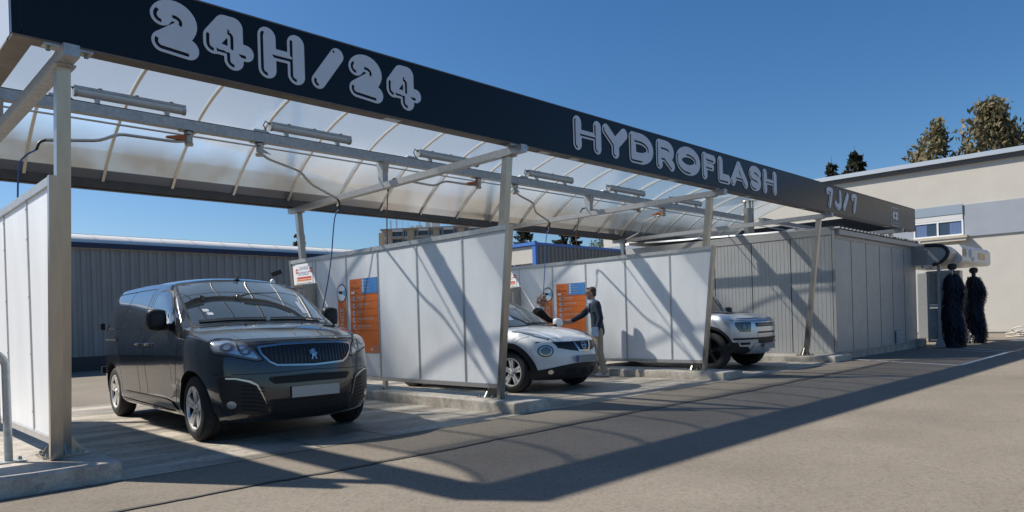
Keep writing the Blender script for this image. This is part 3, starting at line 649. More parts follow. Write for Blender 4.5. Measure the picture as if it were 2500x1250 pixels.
shed.location.z -= .05; s2.location.x -= .11; s2.location.z -= .06
# ================================================================= distant apartment block
M_apt = mat('apartment_render', (0.50, 0.40, 0.29), .85, var=.06, vscale=.5); M_aptw = mat('apartment_white', (0.60, 0.60, 0.58), .8); M_aptc = mat('apartment_concrete', (0.34, .32, .28), .85)
S_ = 1.6; A = Vector((80*S_, 116.3*S_, 0)); B = Vector((89.8*S_, 104.2*S_, 0)); dA = (B-A).normalized(); nA = Vector((dA.y, -dA.x, 0)); nA = nA if nA.x < 0 else -nA
HT = 1.14 + (19.9-1.14)*S_
apt = thing('apartment_block', 'distant beige apartment block with balconies and rooftop antennas above the partition', 'building', tuple(A))
def fpt(s, z, o=0.0): p = A + dA*s - nA*(-o); p = A + dA*s + nA*o; return (p.x, p.y, z)
def fbox(mb, s0, s1, z0, z1, o0, o1):
    P = [fpt(s0, z0, o0), fpt(s1, z0, o0), fpt(s1, z0, o1), fpt(s0, z0, o1), fpt(s0, z1, o0), fpt(s1, z1, o0), fpt(s1, z1, o1), fpt(s0, z1, o1)]
    mb.add(P, [(0, 3, 2, 1), (4, 5, 6, 7), (0, 1, 5, 4), (1, 2, 6, 5), (2, 3, 7, 6), (3, 0, 4, 7)]); return mb
fbox(MB(), 0, 34, 0, HT-.5, -12, 0).build('wall', M_apt, apt)
fbox(MB(), -.3, 34.3, HT-.5, HT, -12.2, .8).build('roof_slab', M_aptc, apt)
fbox(MB(), -1.2, -.01, 0, HT-1, -11, -.5).build('end_bay', M_apt, apt)
unit = 25.0/ (1.0) 
gl_m = mat('apartment_glass', (.05, .08, .13), .1, spec=.8)
s_cols = [(.9, 1.3, 'w'), (3.6, 6.9, 'b'), (7.0, 8.2, 'w'), (10.6, 11.6, 'w'), (12.0, 15.0, 'b'), (15.3, 16.4, 'w'), (18.6, 19.6, 'w'), (19.9, 23.0, 'b'), (23.2, 24.3, 'w'), (26.5, 27.5, 'w'), (28, 31, 'b')]
for fl in range(3):
    zt = HT-.75-fl*2.75
    for s0, s1, kd in s_cols:
        if kd == 'w':
            w_ = fbox(MB(), s0, s1, zt-1.75, zt-.15, .02, .06).build('window', gl_m, apt); fr_ = MB()
            fbox(fr_, s0+(s1-s0)*.5-.04, s0+(s1-s0)*.5+.04, zt-1.75, zt-.15, .065, .10); fbox(fr_, s0-.06, s0, zt-2.3, zt-.1, .02, .14); fbox(fr_, s1, s1+.06, zt-2.3, zt-.1, .02, .14); fbox(fr_, s0, s1, zt-2.35, zt-1.76, .02, .09); fr_.build('window_frame', M_aptw, w_)
        else:
            b_ = fbox(MB(), s0, s1, zt-1.7, zt, .02, .10).build('balcony', mat('balcony_dark', (.08, .08, .08), .8), apt); k_ = MB()
            fbox(k_, s0, s1, zt-2.45, zt-1.75, .9, 1.0); fbox(k_, s0, s1, zt-2.55, zt-2.45, .02, 1.0); k_.build('balcony_front', M_aptc, b_)
            k_ = MB()
            for t in (.15, .45, .75): fbox(k_, s0+(s1-s0)*t, s0+(s1-s0)*(t+.18), zt-1.65, zt-.3, .12, .16)
            k_.build('glazing', gl_m, b_)
            if fl == 0: fbox(MB(), s0, s1, zt-.35, zt+.3, .75, .9).build('awning', M_aptw, b_)
    for s in (3.4, 6.95, 10.4, 11.75, 15.1, 18.4, 19.75, 23.1, 26.3): fbox(MB(), s, s+.22, zt-2.75, zt, .02, 1.02 if fl == 0 else 1.04).build('fin', M_aptc, apt)
m = MB()
for s, h, w in ((2.2, 3.0, .22), (2.6, 2.6, .14), (4.1, 3.2, .2), (4.4, 2.8, .14), (6.2, 3.6, .10), (8.0, 2.2, .1), (11.6, 4.2, .3)): fbox(m, s, s+w, HT+.002, HT+h, -2, -2+w)
m.build('antenna', M_aptw, apt)
m = MB()
for s0, s1, h in ((8.4, 9.6, 1.0), (10.2, 12.4, 1.2), (13.4, 14.6, 2.2), (15.4, 17.6, 2.3), (22, 30, 2.0)): fbox(m, s0, s1, HT+.002, HT+h, -5, -3)
m.build('roof_unit', M_aptw, apt)
m = MB()
for s0, s1, h in ((13.6, 14.4, .5), (15.8, 17.2, .5)): fbox(m, s0, s1, HT+2.35, HT+2.35+h, -4.5, -3.5)
m.build('vent_cowl', M_black, apt)

# ================================================================= trees
M_bark = mat('bark_pale', (0.30, 0.27, 0.23), .9, var=.4, vscale=3); M_barkd = mat('bark_dark', (0.09, 0.065, 0.045), .9, var=.3, vscale=4)
def leaf_mat(name, c1, c2, c3=None):
    m = bpy.data.materials.new(name); m.use_nodes = True; N, L = nodes_of(m); b = N['Principled BSDF']; b.inputs['Roughness'].default_value = .6; b.inputs['Specular IOR Level'].default_value = .3
    g = N.new('ShaderNodeNewGeometry'); r = N.new('ShaderNodeValToRGB'); r.color_ramp.elements[0].color = (*c1, 1); r.color_ramp.elements[1].color = (*c2, 1)
    if c3: e = r.color_ramp.elements.new(.8); e.color = (*c3, 1)
    L.new(g.outputs['Random Per Island'], r.inputs[0]); L.new(r.outputs[0], b.inputs['Base Color'])
    tl = N.new('ShaderNodeBsdfTranslucent'); L.new(r.outputs[0], tl.inputs[0]); mx = N.new('ShaderNodeMixShader'); mx.inputs[0].default_value = .3
    out = N['Material Output']; L.new(b.outputs[0], mx.inputs[1]); L.new(tl.outputs[0], mx.inputs[2]); L.new(mx.outputs[0], out.inputs['Surface']); return m
M_birchleaf = leaf_mat('birch_leaves', (0.075, 0.085, 0.040), (0.17, 0.16, 0.08), (0.25, .20, .11)); M_needle = leaf_mat('needles', (0.018, 0.026, 0.014), (0.05, 0.055, 0.03)); M_olive = leaf_mat('olive_leaves', (0.07, 0.075, 0.03), (0.16, 0.15, 0.06))
def leafquad(m, p, s, droop=0.0):
    d = Vector((RNG.normal(), RNG.normal(), RNG.normal()-droop)).normalized(); e = d.orthogonal().normalized(); e.rotate(Matrix.Rotation(RNG.rand()*6.28, 3, d)); k = len(m.v)
    m.v += [tuple(p - e*s*.4), tuple(p + d*s), tuple(p + e*s*.4), tuple(p - d*s)]; m.f.append((k, k+1, k+2, k+3)); m.m.append(0)
def birch(name, label, base, h, r, nclump, nleaf, seed, z_lo=.35, lean=0.0, m_leaf=None, group=None, droop=1.2):
    global RNG
    RNG = np.random.RandomState(seed); t = thing(name, label, 'tree', base, group=group); tr = MB(); lf = MB(); b = Vector((0, 0, 0))
    pts = [Vector((lean*h*(k/10)**2 + RNG.normal(0, .012*h), RNG.normal(0, .012*h), h*.96*k/10)) for k in range(11)]; tr.tube(pts, [h*.013*(1-k/10.5)+.02 for k in range(11)], 7)
    for c in range(nclump):
        f = z_lo + (1-z_lo)*((c+RNG.rand())/nclump)**.9; p0 = pts[min(9, int(f*10))].lerp(pts[min(10, int(f*10)+1)], f*10 % 1); a = RNG.rand()*6.283
        R = r*(math.sin(math.pi*min(1, .12+.80*(f-z_lo)/(1-z_lo)+.10))**.7)*(.45+.6*RNG.rand()); tip = p0 + Vector((R*math.cos(a), R*math.sin(a), R*(.25+.5*RNG.rand()))); mid = p0.lerp(tip, .5) + Vector((0, 0, R*.12))
        tr.tube([p0, mid, tip], [.011*h*(1-f)+.03, .02+.004*h*(1-f), .012], 5)
        for q in range(3):
            cc = mid.lerp(tip, .25+.4*q) + Vector((RNG.normal(0, .12*r), RNG.normal(0, .12*r), 0)); L = .10*h*(.6+.7*RNG.rand())
            for i in range(nleaf//3):
                z = -L*RNG.rand()**1.3; lp = cc + Vector((RNG.normal(0, .085*r), RNG.normal(0, .085*r), z+.06*h*RNG.rand())); leafquad(lf, lp, .016*h*(.6+.6*RNG.rand()), droop)
    tr.build('trunk', M_bark if m_leaf is None else M_barkd, t, local=True, smooth=2); lf.build('crown', m_leaf or M_birchleaf, t, local=True); return t
def conifer(name, label, base, h, r, seed, whorls=15, group=None, open_=1.0):
    global RNG
    RNG = np.random.RandomState(seed); t = thing(name, label, 'tree', base, group=group); tr = MB(); lf = MB(); tr.tube([(0, 0, 0), (0, 0, h*.5), (0, 0, h*.99)], [.02*h, .012*h, .01], 7)
    for w in range(whorls):
        f = .12+.86*w/whorls; z = h*f
        for k in range(8):
            a = RNG.rand()*6.283; R = r*(1-f)**.85*(.65+.5*RNG.rand())+.02*h; d = Vector((math.cos(a), math.sin(a), 0)); zz = z+RNG.normal(0, .012*h)
            P = [Vector((0, 0, zz)), d*R*.5+Vector((0, 0, zz-R*.16)), d*R+Vector((0, 0, zz-R*.10))]; tr.tube(P, [.006*h, .004*h, .002*h], 4)
            for i in range(int(26*open_)):
                u = .15+.85*RNG.rand(); p = P[0].lerp(P[1], u*2) if u < .5 else P[1].lerp(P[2], u*2-1)
                s = Vector((-d.y, d.x, 0))*RNG.normal(0, .13*R*(1.2-u)); leafquad(lf, p+s+Vector((0, 0, -abs(RNG.normal(0, .015*h)))), .019*h*(.6+.6*RNG.rand()), .4)
    tr.build('trunk', M_barkd, t, local=True, smooth=2); lf.build('crown', M_needle, t, local=True); return t
birch('birch_tree', 'tall loose birch tree, the bigger of the two above the beige roof', (60, 11.6, 0), 16.0, 2.5, 52, 84, 3, z_lo=.45)
birch('birch_tree', 'smaller drooping birch tree above the beige roof, left of the taller birch', (61, 15.2, 0), 15.3, 2.2, 30, 84, 5, z_lo=.5, lean=-.01)
conifer('conifer_tree', 'larger dark conifer rising above the beige building roof', (60, 20.8, 0), 14.6, 3.2, 11, whorls=20)
conifer('conifer_tree', 'smaller thin conifer left of the larger one above the beige roof', (60, 22.6, 0), 14.1, 2.4, 12, whorls=18, open_=.7)
conifer('conifer_tree', 'lone conifer showing behind the rear post above the shed rooflight', (32.5, 60.5, 0), 10.6, 2.0, 13, whorls=14)
k = 0
for x, y, h, r in ((57, 59, 14.0, 4.0), (63, 61, 14.5, 4.2), (69, 60, 14.2, 4.2), (74, 62, 13.6, 4.0)):
    conifer('conifer_tree', ['dark conifer in the row behind the blue trimmed shed, leftmost', 'dark conifer in the row behind the blue trimmed shed, second from left', 'dark conifer in the row behind the blue trimmed shed, third from left', 'dark conifer in the row behind the blue trimmed shed, rightmost'][k], (x, y, 0), h, r, 20+k, whorls=15, group='conifers behind the blue trimmed shed', open_=1.3); k += 1
birch('broadleaf_tree', 'olive green broadleaf tree right of the conifers behind the shed', (80, 60, 0), 12.8, 3.5, 40, 110, 31, z_lo=.4, m_leaf=M_olive, droop=.1)
RNG = np.random.RandomState(99)
# ================================================================= vehicles: toolkit
def paint(name, col, metal=0.0, rough=0.32, coat=1.0, flake=0.0):
    m = mat(name, col, rough, metal, 0.5, coat=coat, coat_rough=.02); return m
M_tyre = mat('tyre_rubber', (0.016, 0.016, 0.017), 0.75, var=.2, vscale=20, world_space=False); M_cglass = mat('car_glass', (0.012, 0.016, 0.018), 0.02, spec=0.9, coat=1.0, coat_rough=0.0)
M_chrome = mat('chrome', (0.52, 0.51, 0.50), 0.16, 1.0); M_trim = mat('black_plastic', (0.016, 0.016, 0.017), 0.45, spec=.4); M_well = mat('wheel_well', (0.008, 0.008, 0.008), .9); M_rim = mat('alloy', (0.78, 0.77, 0.75), 0.34, 0.55)
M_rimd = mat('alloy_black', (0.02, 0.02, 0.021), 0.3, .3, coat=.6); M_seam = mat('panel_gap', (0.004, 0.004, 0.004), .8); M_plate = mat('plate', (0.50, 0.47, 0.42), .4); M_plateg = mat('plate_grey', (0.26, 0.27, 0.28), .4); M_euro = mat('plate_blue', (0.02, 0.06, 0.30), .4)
M_lamp = mat('lamp_lens', (0.10, 0.11, 0.12), 0.03, spec=.9, coat=1.0, coat_rough=0); M_lampin = mat('lamp_reflector', (0.62, 0.62, 0.62), .22, .85); M_white = mat('paper_white', (.75, .75, .75), .6)
def spline(pts, n):
    """Catmull-Rom through pts, n samples spread by chord length"""
    P = [np.array(p, float) for p in pts]
    if len(P) == 2: return [P[0] + (P[1]-P[0])*i/(n-1) for i in range(n)]
    Q = [2*P[0]-P[1]] + P + [2*P[-1]-P[-2]]; dense = []
    for i in range(1, len(Q)-2):
        for k in range(24):
            t = k/24; a, b, c, d = Q[i-1], Q[i], Q[i+1], Q[i+2]
            dense.append(.5*((2*b) + (-a+c)*t + (2*a-5*b+4*c-d)*t*t + (-a+3*b-3*c+d)*t**3))
    dense.append(P[-1]); D = np.array(dense); s = np.r_[0, np.cumsum(np.linalg.norm(np.diff(D, axis=0), axis=1))]; u = np.linspace(0, s[-1], n)
    return [np.array([np.interp(x, s, D[:, k]) for k in range(D.shape[1])]) for x in u]
def tab(xs, ys):
    xs = np.array(xs, float); ys = np.array(ys, float); o = np.argsort(xs); xs, ys = xs[o], ys[o]
    def f(x):
        n = len(xs); i = int(np.clip(np.searchsorted(xs, x)-1, 0, n-2)); t = np.clip((x-xs[i])/(xs[i+1]-xs[i]), 0, 1); t = t*t*(3-2*t)*.5 + t*.5; return ys[i]*(1-t)+ys[i+1]*t
    return f
def car_shell(spec):
    """spec: front/top/rear centre + edge profiles as (x, z); half width W(x, z). Returns verts, faces of the closed body"""
    nf, nt, nr, ny = spec.get('nf', 18), spec.get('nt', 84), spec.get('nr', 14), spec.get('ny', 14)
    def joined(segs, n):
        out = []; tot = sum(w for _, w in segs)
        for i, (s, w) in enumerate(segs):
            k = max(3, int(round(n*w/tot))); q = spline(s, k+1); out += q if i == 0 else q[1:]
        return out
    Fc, Fe = spline(spec['front_c'], nf), spline(spec['front_e'], nf); Tc, Te = joined(spec['top_c'], nt), joined(spec['top_e'], nt); Rc, Re = spline(spec['rear_c'], nr), spline(spec['rear_e'], nr)
    W, drop = spec['W'], spec.get('drop', .05); rl = spec.get('rlen', .07); nt = len(Te); nv = nf
    Re_ = spline(spec['rear_e'], nv); Rc_ = spline(spec['rear_c'], nv)       # top -> bottom
    L = Fe; R = Re_[::-1]; T = Te; zb = spec['zb']
    xs = [p[0] for p in T]; x0, x1 = L[0][0], R[0][0]; sx = [(x-xs[0])/(xs[-1]-xs[0]) for x in xs]
    Bt = [np.array([x0+(x1-x0)*s, zb(x0+(x1-x0)*s)]) for s in sx]; Bt[0] = L[0]; Bt[-1] = R[0]
    grid = np.zeros((nt, nv, 2))
    for i in range(nt):
        u = sx[i]
        for j in range(nv):
            v = j/(nv-1); grid[i, j] = (1-v)*Bt[i] + v*T[i] + (1-u)*L[j] + u*R[j] - ((1-u)*(1-v)*L[0] + u*(1-v)*R[0] + (1-u)*v*T[0] + u*v*T[-1])
    edge = np.array(list(L) + list(T) + list(R)); V = []; F = []
    Y = np.zeros((nt, nv))
    for i in range(nt):
        for j in range(nv):
            x, z = grid[i, j]; d = np.min(np.hypot(edge[:, 0]-x, edge[:, 1]-z)); Y[i, j] = W(x, z) - drop*math.exp(-d/rl)
    def vid(p): V.append(tuple(p)); return len(V)-1
    for s in (1, -1):
        g = [[vid((grid[i, j][0], s*Y[i, j], grid[i, j][1])) for j in range(nv)] for i in range(nt)]
        for i in range(nt-1):
            for j in range(nv-1):
                q = (g[i][j], g[i+1][j], g[i+1][j+1], g[i][j+1]); F.append(q if s < 0 else q[::-1])
    def strip(C, E, ye, pw, flip):
        rows = []
        for k in range(len(E)):
            row = []
            for a in range(2*ny+1):
                q = (a-ny)/ny; g = 1-abs(q)**pw; p = E[k] + (C[k]-E[k])*g; row.append(vid((p[0], q*ye[k], p[1])))
            rows.append(row)
        for k in range(len(rows)-1):
            for a in range(2*ny):
                q = (rows[k][a], rows[k][a+1], rows[k+1][a+1], rows[k+1][a]); F.append(q[::-1] if flip else q)
        return rows
    strip(Tc, T, [Y[i, nv-1] for i in range(nt)], spec.get('pt', 2.4), False)
    strip(Fc, L, [Y[0, j] for j in range(nv)], spec.get('pf', 2.3), True)
    strip(Rc_[::-1], R, [Y[nt-1, j] for j in range(nv)], spec.get('pr', 3), False)
    b = [(vid((p[0], -Y[i, 0], p[1])), vid((p[0], Y[i, 0], p[1]))) for i, p in enumerate(Bt)]
    for i in range(nt-1): F.append((b[i][0], b[i+1][0], b[i+1][1], b[i][1]))
    # underside fillers between the flat floor and the curved ends
    for C, E, j, col in ((Fc, L, 0, 0), (Rc_[::-1], R, 0, nt-1)):
        ye = Y[col, 0]; pts = []
        pw = spec.get('pf', 2.3) if col == 0 else spec.get('pr', 3)
        for a in range(2*ny+1): q = (a-ny)/ny; g = 1-abs(q)**pw; p = E[0]+(C[0]-E[0])*g; pts.append(vid((p[0], q*ye, p[1])))
        F.append(tuple(pts))
    bm = bmesh.new(); vv = [bm.verts.new(p) for p in V]
    for f in F:
        try: bm.faces.new([vv[i] for i in f])
        except ValueError: pass
    bmesh.ops.remove_doubles(bm, verts=bm.verts, dist=6e-4); bmesh.ops.recalc_face_normals(bm, faces=bm.faces)
    bm.verts.index_update(); bm.normal_update()
    V = [tuple(v.co) for v in bm.verts]; F = [tuple(v.index for v in f.verts) for f in bm.faces]; bm.free(); return V, F
def cut_arches(o, arches, well=M_well):
    """boolean away the wheel wells"""
    m = MB()
    for x, z, r, y0, y1 in arches:
        for s in (-1, 1): m.lathe([(0, min(s*y0, s*y1)), (r, min(s*y0, s*y1)), (r, max(s*y0, s*y1)), (0, max(s*y0, s*y1))], (x, 0, z), axis='Y', n=48)
    c = m.build('cutter', well, fix=True, local=True); c.matrix_basis = world_of(o)
    md = o.modifiers.new('wells', 'BOOLEAN'); md.operation = 'DIFFERENCE'; md.solver = 'EXACT'; md.object = c
    try: md.material_mode = 'TRANSFER'
    except Exception: pass
    dg = bpy.context.evaluated_depsgraph_get(); dg.update(); me = bpy.data.meshes.new_from_object(o.evaluated_get(dg)); o.modifiers.clear(); o.data = me; bpy.data.objects.remove(c)
    me.polygons.foreach_set('use_smooth', [True]*len(me.polygons)); me.set_sharp_from_angle(angle=.6)
class Skin:
    """ray-projects flat outlines on to the body surface, so that glass, lamps and seams follow it"""
    def __init__(s, V, F): s.b = BVHTree.FromPolygons([Vector(v) for v in V], F)
    def frame(s, d):
        d = Vector(d).normalized(); u = Vector((0, 0, 1)); a = u.cross(d); a = a.normalized() if a.length > .01 else Vector((0, 1, 0)); return d, a, d.cross(a)
    def hit(s, d, a, b, px, pz, off):
        o = a*px + b*pz - d*6; r = s.b.ray_cast(o, d)
        if r[0] is None: return None
        n = r[1] if r[1].dot(d) < 0 else -r[1]; return r[0] + n*off
    def patch(s, name, pts, d, off, m, parent, step=.02, r=0.0, field=None, smooth=4, grow=0.0, cut=None, mirror=False):
        """pts: outline as rough 3D points; d: viewing direction; field overrides the plain polygon"""
        d, a, b = s.frame(d); P = [(Vector(p).dot(a), Vector(p).dot(b)) for p in pts]; xs = [p[0] for p in P]; zs = [p[1] for p in P]
        f = (lambda X, Z: field(X, Z, P)) if field else (lambda X, Z: sd_poly(X, Z, P) - grow)
        if r: f0 = f; f = lambda X, Z: round_poly(X, Z, P, r) - grow
        pad = abs(grow)+.03; V, F = fill(f, min(xs)-pad, max(xs)+pad, min(zs)-pad, max(zs)+pad, step)
        mb = MB(); ok = {}
        for i, p in enumerate(V):
            h = s.hit(d, a, b, p[0], p[1], off)
            if h is not None: ok[i] = len(mb.v); mb.v.append(tuple(h))
        for q in F:
            if all(i in ok for i in q): mb.f.append(tuple(ok[i] for i in q)); mb.m.append(0)
        # orient towards the viewer
        if mb.f:
            q = mb.f[len(mb.f)//2]; n = (Vector(mb.v[q[1]])-Vector(mb.v[q[0]])).cross(Vector(mb.v[q[2]])-Vector(mb.v[q[0]]))
            if n.dot(d) > 0: mb.f = [q[::-1] for q in mb.f]
        outs = [mb.build(name, m, parent, smooth=smooth, local=True)]
        if mirror:
            mm = MB(); mm.v = [(v[0], -v[1], v[2]) for v in mb.v]; mm.f = [q[::-1] for q in mb.f]; mm.m = list(mb.m); outs.append(mm.build(name, m, parent, smooth=smooth, local=True))
        return outs[0] if not mirror else outs
    def line(s, name, pts, d, w, off, m, parent, n=60, mirror=False):
        """thin strip along a path on the surface"""
        d, a, b = s.frame(d); S = spline([(Vector(p).dot(a), Vector(p).dot(b)) for p in pts], n); mb = MB(); k0 = None
        for i, p in enumerate(S):
            t = S[min(i+1, n-1)]-S[max(i-1, 0)]; t = t/(np.hypot(*t)+1e-9); nn = np.array([-t[1], t[0]])*w/2
            h = [s.hit(d, a, b, *(p+nn*sg), off) for sg in (-1, 1)]
            if None in h: k0 = None; continue
            k = len(mb.v); mb.v += [tuple(h[0]), tuple(h[1])]
            if k0 is not None: mb.f.append((k0, k, k+1, k0+1)); mb.m.append(0)
            k0 = k
        o = mb.build(name, m, parent, local=True)
        if mirror:
            mm = MB(); mm.v = [(v[0], -v[1], v[2]) for v in mb.v]; mm.f = [q[::-1] for q in mb.f]; mm.m = list(mb.m); mm.build(name, m, parent, local=True)
        return o
def round_poly(X, Z, P, r):
    """polygon with corners rounded by r: shrink, then grow"""
    n = len(P); area = sum(P[i][0]*P[(i+1) % n][1]-P[(i+1) % n][0]*P[i][1] for i in range(n)); Q = P if area > 0 else P[::-1]; I = []
    for i in range(n):
        p0, p1, p2 = np.array(Q[i-1]), np.array(Q[i]), np.array(Q[(i+1) % n]); e1 = (p1-p0)/(np.linalg.norm(p1-p0)+1e-9); e2 = (p2-p1)/(np.linalg.norm(p2-p1)+1e-9)
        n1, n2 = np.array([-e1[1], e1[0]]), np.array([-e2[1], e2[0]]); bi = n1+n2; bi = bi/max(.35, np.dot(bi, n1)); I.append(tuple(p1 + bi*r))
    return sd_poly(X, Z, I) - r
def wheel(parent, x, y, r, w, rim_r, spokes, m_rim, side, width_spoke=.05, twin=True, dish=.03):
    """wheel: tyre, rim with spokes, hub. side=-1: outer face towards -y"""
    e = bpy.data.objects.new('wheel', None); COL.objects.link(e); e.parent = parent; e.location = (x, y, r); e.matrix_basis = Matrix.Translation((x, y, r)); e.empty_display_size = .1
    o = side*w/2; t = MB(); sh = .035
    prof = [(rim_r, -w/2+.02), (rim_r+.02, -w/2), (r-sh-.01, -w/2), (r-.012, -w/2+.02), (r, -w/2+.045), (r, -.012), (r-.008, -.010), (r-.008, .010), (r, .012), (r, w/2-.045), (r-.012, w/2-.02), (r-sh-.01, w/2), (rim_r+.02, w/2), (rim_r, w/2-.02)]
    t.lathe(prof, axis='Y', n=48); t.build('tyre', M_tyre, e, smooth=.7, local=True)
    b = MB(); b.lathe([(rim_r+.004, -side*w*.3), (rim_r*.97, o*.55)], axis='Y', n=40); b.lathe([(0, o*.25), (rim_r*.97, o*.25)], axis='Y', n=32); b.build('rim_barrel', M_well, e, smooth=.7, local=True)
    rm_ = MB(); rm_.lathe([(rim_r+.006, o-side*.018), (rim_r+.004, o-side*.004), (rim_r-.012, o-side*.006), (rim_r-.02, o-side*.03)], axis='Y', n=44)
    rm_.lathe([(0, o-side*.012), (.028, o-side*.012), (.034, o-side*.020), (.075, o-side*.028), (.08, o-side*.06)], axis='Y', n=20)
    for k in range(spokes):
        for off in ((-1, 1) if twin else (0,)):
            a = 2*math.pi*k/spokes + .3; a2 = a + off*(.16 if twin else 0); a1 = a + off*.10
            p0 = Vector((.06*math.cos(a1), 0, .06*math.sin(a1))); p1 = Vector(((rim_r-.012)*math.cos(a2), 0, (rim_r-.012)*math.sin(a2))); tn = Vector((-math.sin(a), 0, math.cos(a)))*width_spoke/2
            yo0, yo1 = o-side*(.026), o-side*.012; yi = o-side*.06
            vs = [(p0.x-tn.x, yo0, p0.z-tn.z), (p0.x+tn.x, yo0, p0.z+tn.z), (p1.x+tn.x*.8, yo1, p1.z+tn.z*.8), (p1.x-tn.x*.8, yo1, p1.z-tn.z*.8)]
            vs += [(v[0]*1.0-tn.x*.15*(1 if i in (0, 3) else -1), yi, v[2]) for i, v in enumerate(vs)]
            rm_.add(vs, [(0, 1, 2, 3), (0, 3, 7, 4), (1, 5, 6, 2), (0, 4, 5, 1), (3, 2, 6, 7)])
    rm_.build('rim', m_rim, e, smooth=.5, local=True)
    n_ = MB(); 
    for k in range(5): a = 2*math.pi*k/5; n_.lathe([(0, o-side*.014), (.009, o-side*.014), (.010, o-side*.03)], (.052*math.cos(a), 0, .052*math.sin(a)), axis='Y', n=6)
    n_.build('wheel_bolt', M_chrome, e, local=True); n_.v
    return e
def ellipsoid(mb, c, r, n=14, m_=8):
    vs = []; fs = []
    for i in range(m_+1):
        t = math.pi*i/m_
        for k in range(n): a = 2*math.pi*k/n; vs.append((c[0]+r[0]*math.sin(t)*math.cos(a), c[1]+r[1]*math.sin(t)*math.sin(a), c[2]+r[2]*math.cos(t)))
    for i in range(m_):
        for k in range(n): fs.append((i*n+k, (i+1)*n+k, (i+1)*n+(k+1) % n, i*n+(k+1) % n))
    mb.add(vs, fs)
def mirror_unit(parent, c, s, r, m, arm, name='door_mirror'):
    """door mirror: rounded shell, arm and glass. c centre, s side sign, r half sizes"""
    bm = bmesh.new(); bmesh.ops.create_cube(bm, size=2); bmesh.ops.subdivide_edges(bm, edges=bm.edges[:], cuts=3, use_grid_fill=True)
    for v in bm.verts:
        p = v.co; q = max(abs(p.x), abs(p.y), abs(p.z)); L = p.length; k = .55; f = (1-k)+k*(q/L if L else 1)*1.0
        p = p*f; v.co = Vector((c[0]+p.x*r[0]*(1.0 if p.x > 0 else .55)*1.1, c[1]+p.y*r[1]*1.1, c[2]+p.z*r[2]*1.1))
    o = MB().bm(bm).build(name, m, parent, smooth=2, local=True)
    a = MB(); a.tube([(c[0]-.02, c[1]-s*r[1]*.6, c[2]-r[2]*.75), arm], [.035, .045], 8); a.build('mirror_arm', M_trim, o, local=True, smooth=1)
    g = MB(); x = c[0]-r[0]*.60; g.quad((x, c[1]-r[1]*.8, c[2]-r[2]*.75), (x, c[1]+r[1]*.8, c[2]-r[2]*.75), (x, c[1]+r[1]*.8, c[2]+r[2]*.75), (x, c[1]-r[1]*.8, c[2]+r[2]*.75)); g.build('mirror_glass', M_chrome, o, local=True)
    return o
# ================================================================= dark grey van
def dxz(x, z): return (x, 0, z)
def dyz(y, z): return (0, y, z)
FRONT, SIDE = (-1, 0, 0), (0, 1, 0)
M_van = mat('van_paint', (0.036, 0.041, 0.048), 0.18, 0.55, 0.5, coat=1.0, coat_rough=.015)
van = thing('parked_van', 'dark grey panel van parked nose out in the nearest wash bay', 'van', (3.82, 7.61, .008), math.radians(-92.8))
vw = tab([.2, .35, .6, .9, 1.05, 1.18, 1.35, 1.55, 1.7, 1.85], [.88, .935, .95, .957, .95, .925, .885, .825, .77, .70])
def vanW(x, z): return vw(z) - (.10*max(0, (x+.25)/.75)**2) - .05*max(0, (-3.3-x)/.6)**2 - .012*math.exp(-((z-.52)/.10)**2)*(1 if -3 < x < -.3 else 0)
VAN = dict(front_c=[(.70, .20), (.86, .245), (.905, .40), (.905, .55), (.895, .68), (.88, .80), (.855, .92), (.81, 1.01), (.72, 1.06)],
           front_e=[(.40, .20), (.54, .25), (.585, .36), (.585, .52), (.57, .66), (.545, .80), (.505, .92), (.44, 1.0), (.33, 1.045)],
           top_c=[([(.72, 1.06), (.45, 1.135), (.15, 1.19), (-.15, 1.225)], 20), ([(-.15, 1.225), (-.45, 1.42), (-.75, 1.60), (-1.0, 1.735)], 24), ([(-1.0, 1.735), (-1.25, 1.79), (-1.8, 1.825), (-2.6, 1.83), (-3.4, 1.815), (-3.85, 1.78)], 40)],
           top_e=[([(.33, 1.045), (.10, 1.10), (-.15, 1.15), (-.36, 1.18)], 20), ([(-.36, 1.18), (-.62, 1.37), (-.88, 1.55), (-1.12, 1.675)], 24), ([(-1.12, 1.675), (-1.35, 1.715), (-1.9, 1.745), (-2.6, 1.75), (-3.4, 1.735), (-3.80, 1.70)], 40)],
           rear_c=[(-3.85, 1.78), (-3.98, 1.5), (-4.03, 1.1), (-4.05, .6), (-4.0, .24)], rear_e=[(-3.80, 1.70), (-3.88, 1.5), (-3.93, 1.1), (-3.95, .6), (-3.90, .24)],
           W=vanW, zb=lambda x: .235, drop=.045, rlen=.06)
V, F = car_shell(VAN); vs = Skin(V, F)
body = MB().add(V, F).build('body', M_van, van, smooth=4, local=True)
cut_arches(body, [(0, .345, .395, .60, 1.2), (-3.275, .345, .40, .60, 1.2)])
for x in (0, -3.275):
    for s in (-1, 1): wheel(van, x, s*.815, .345, .215, .225, 5, M_rim, s, width_spoke=.058, twin=True)
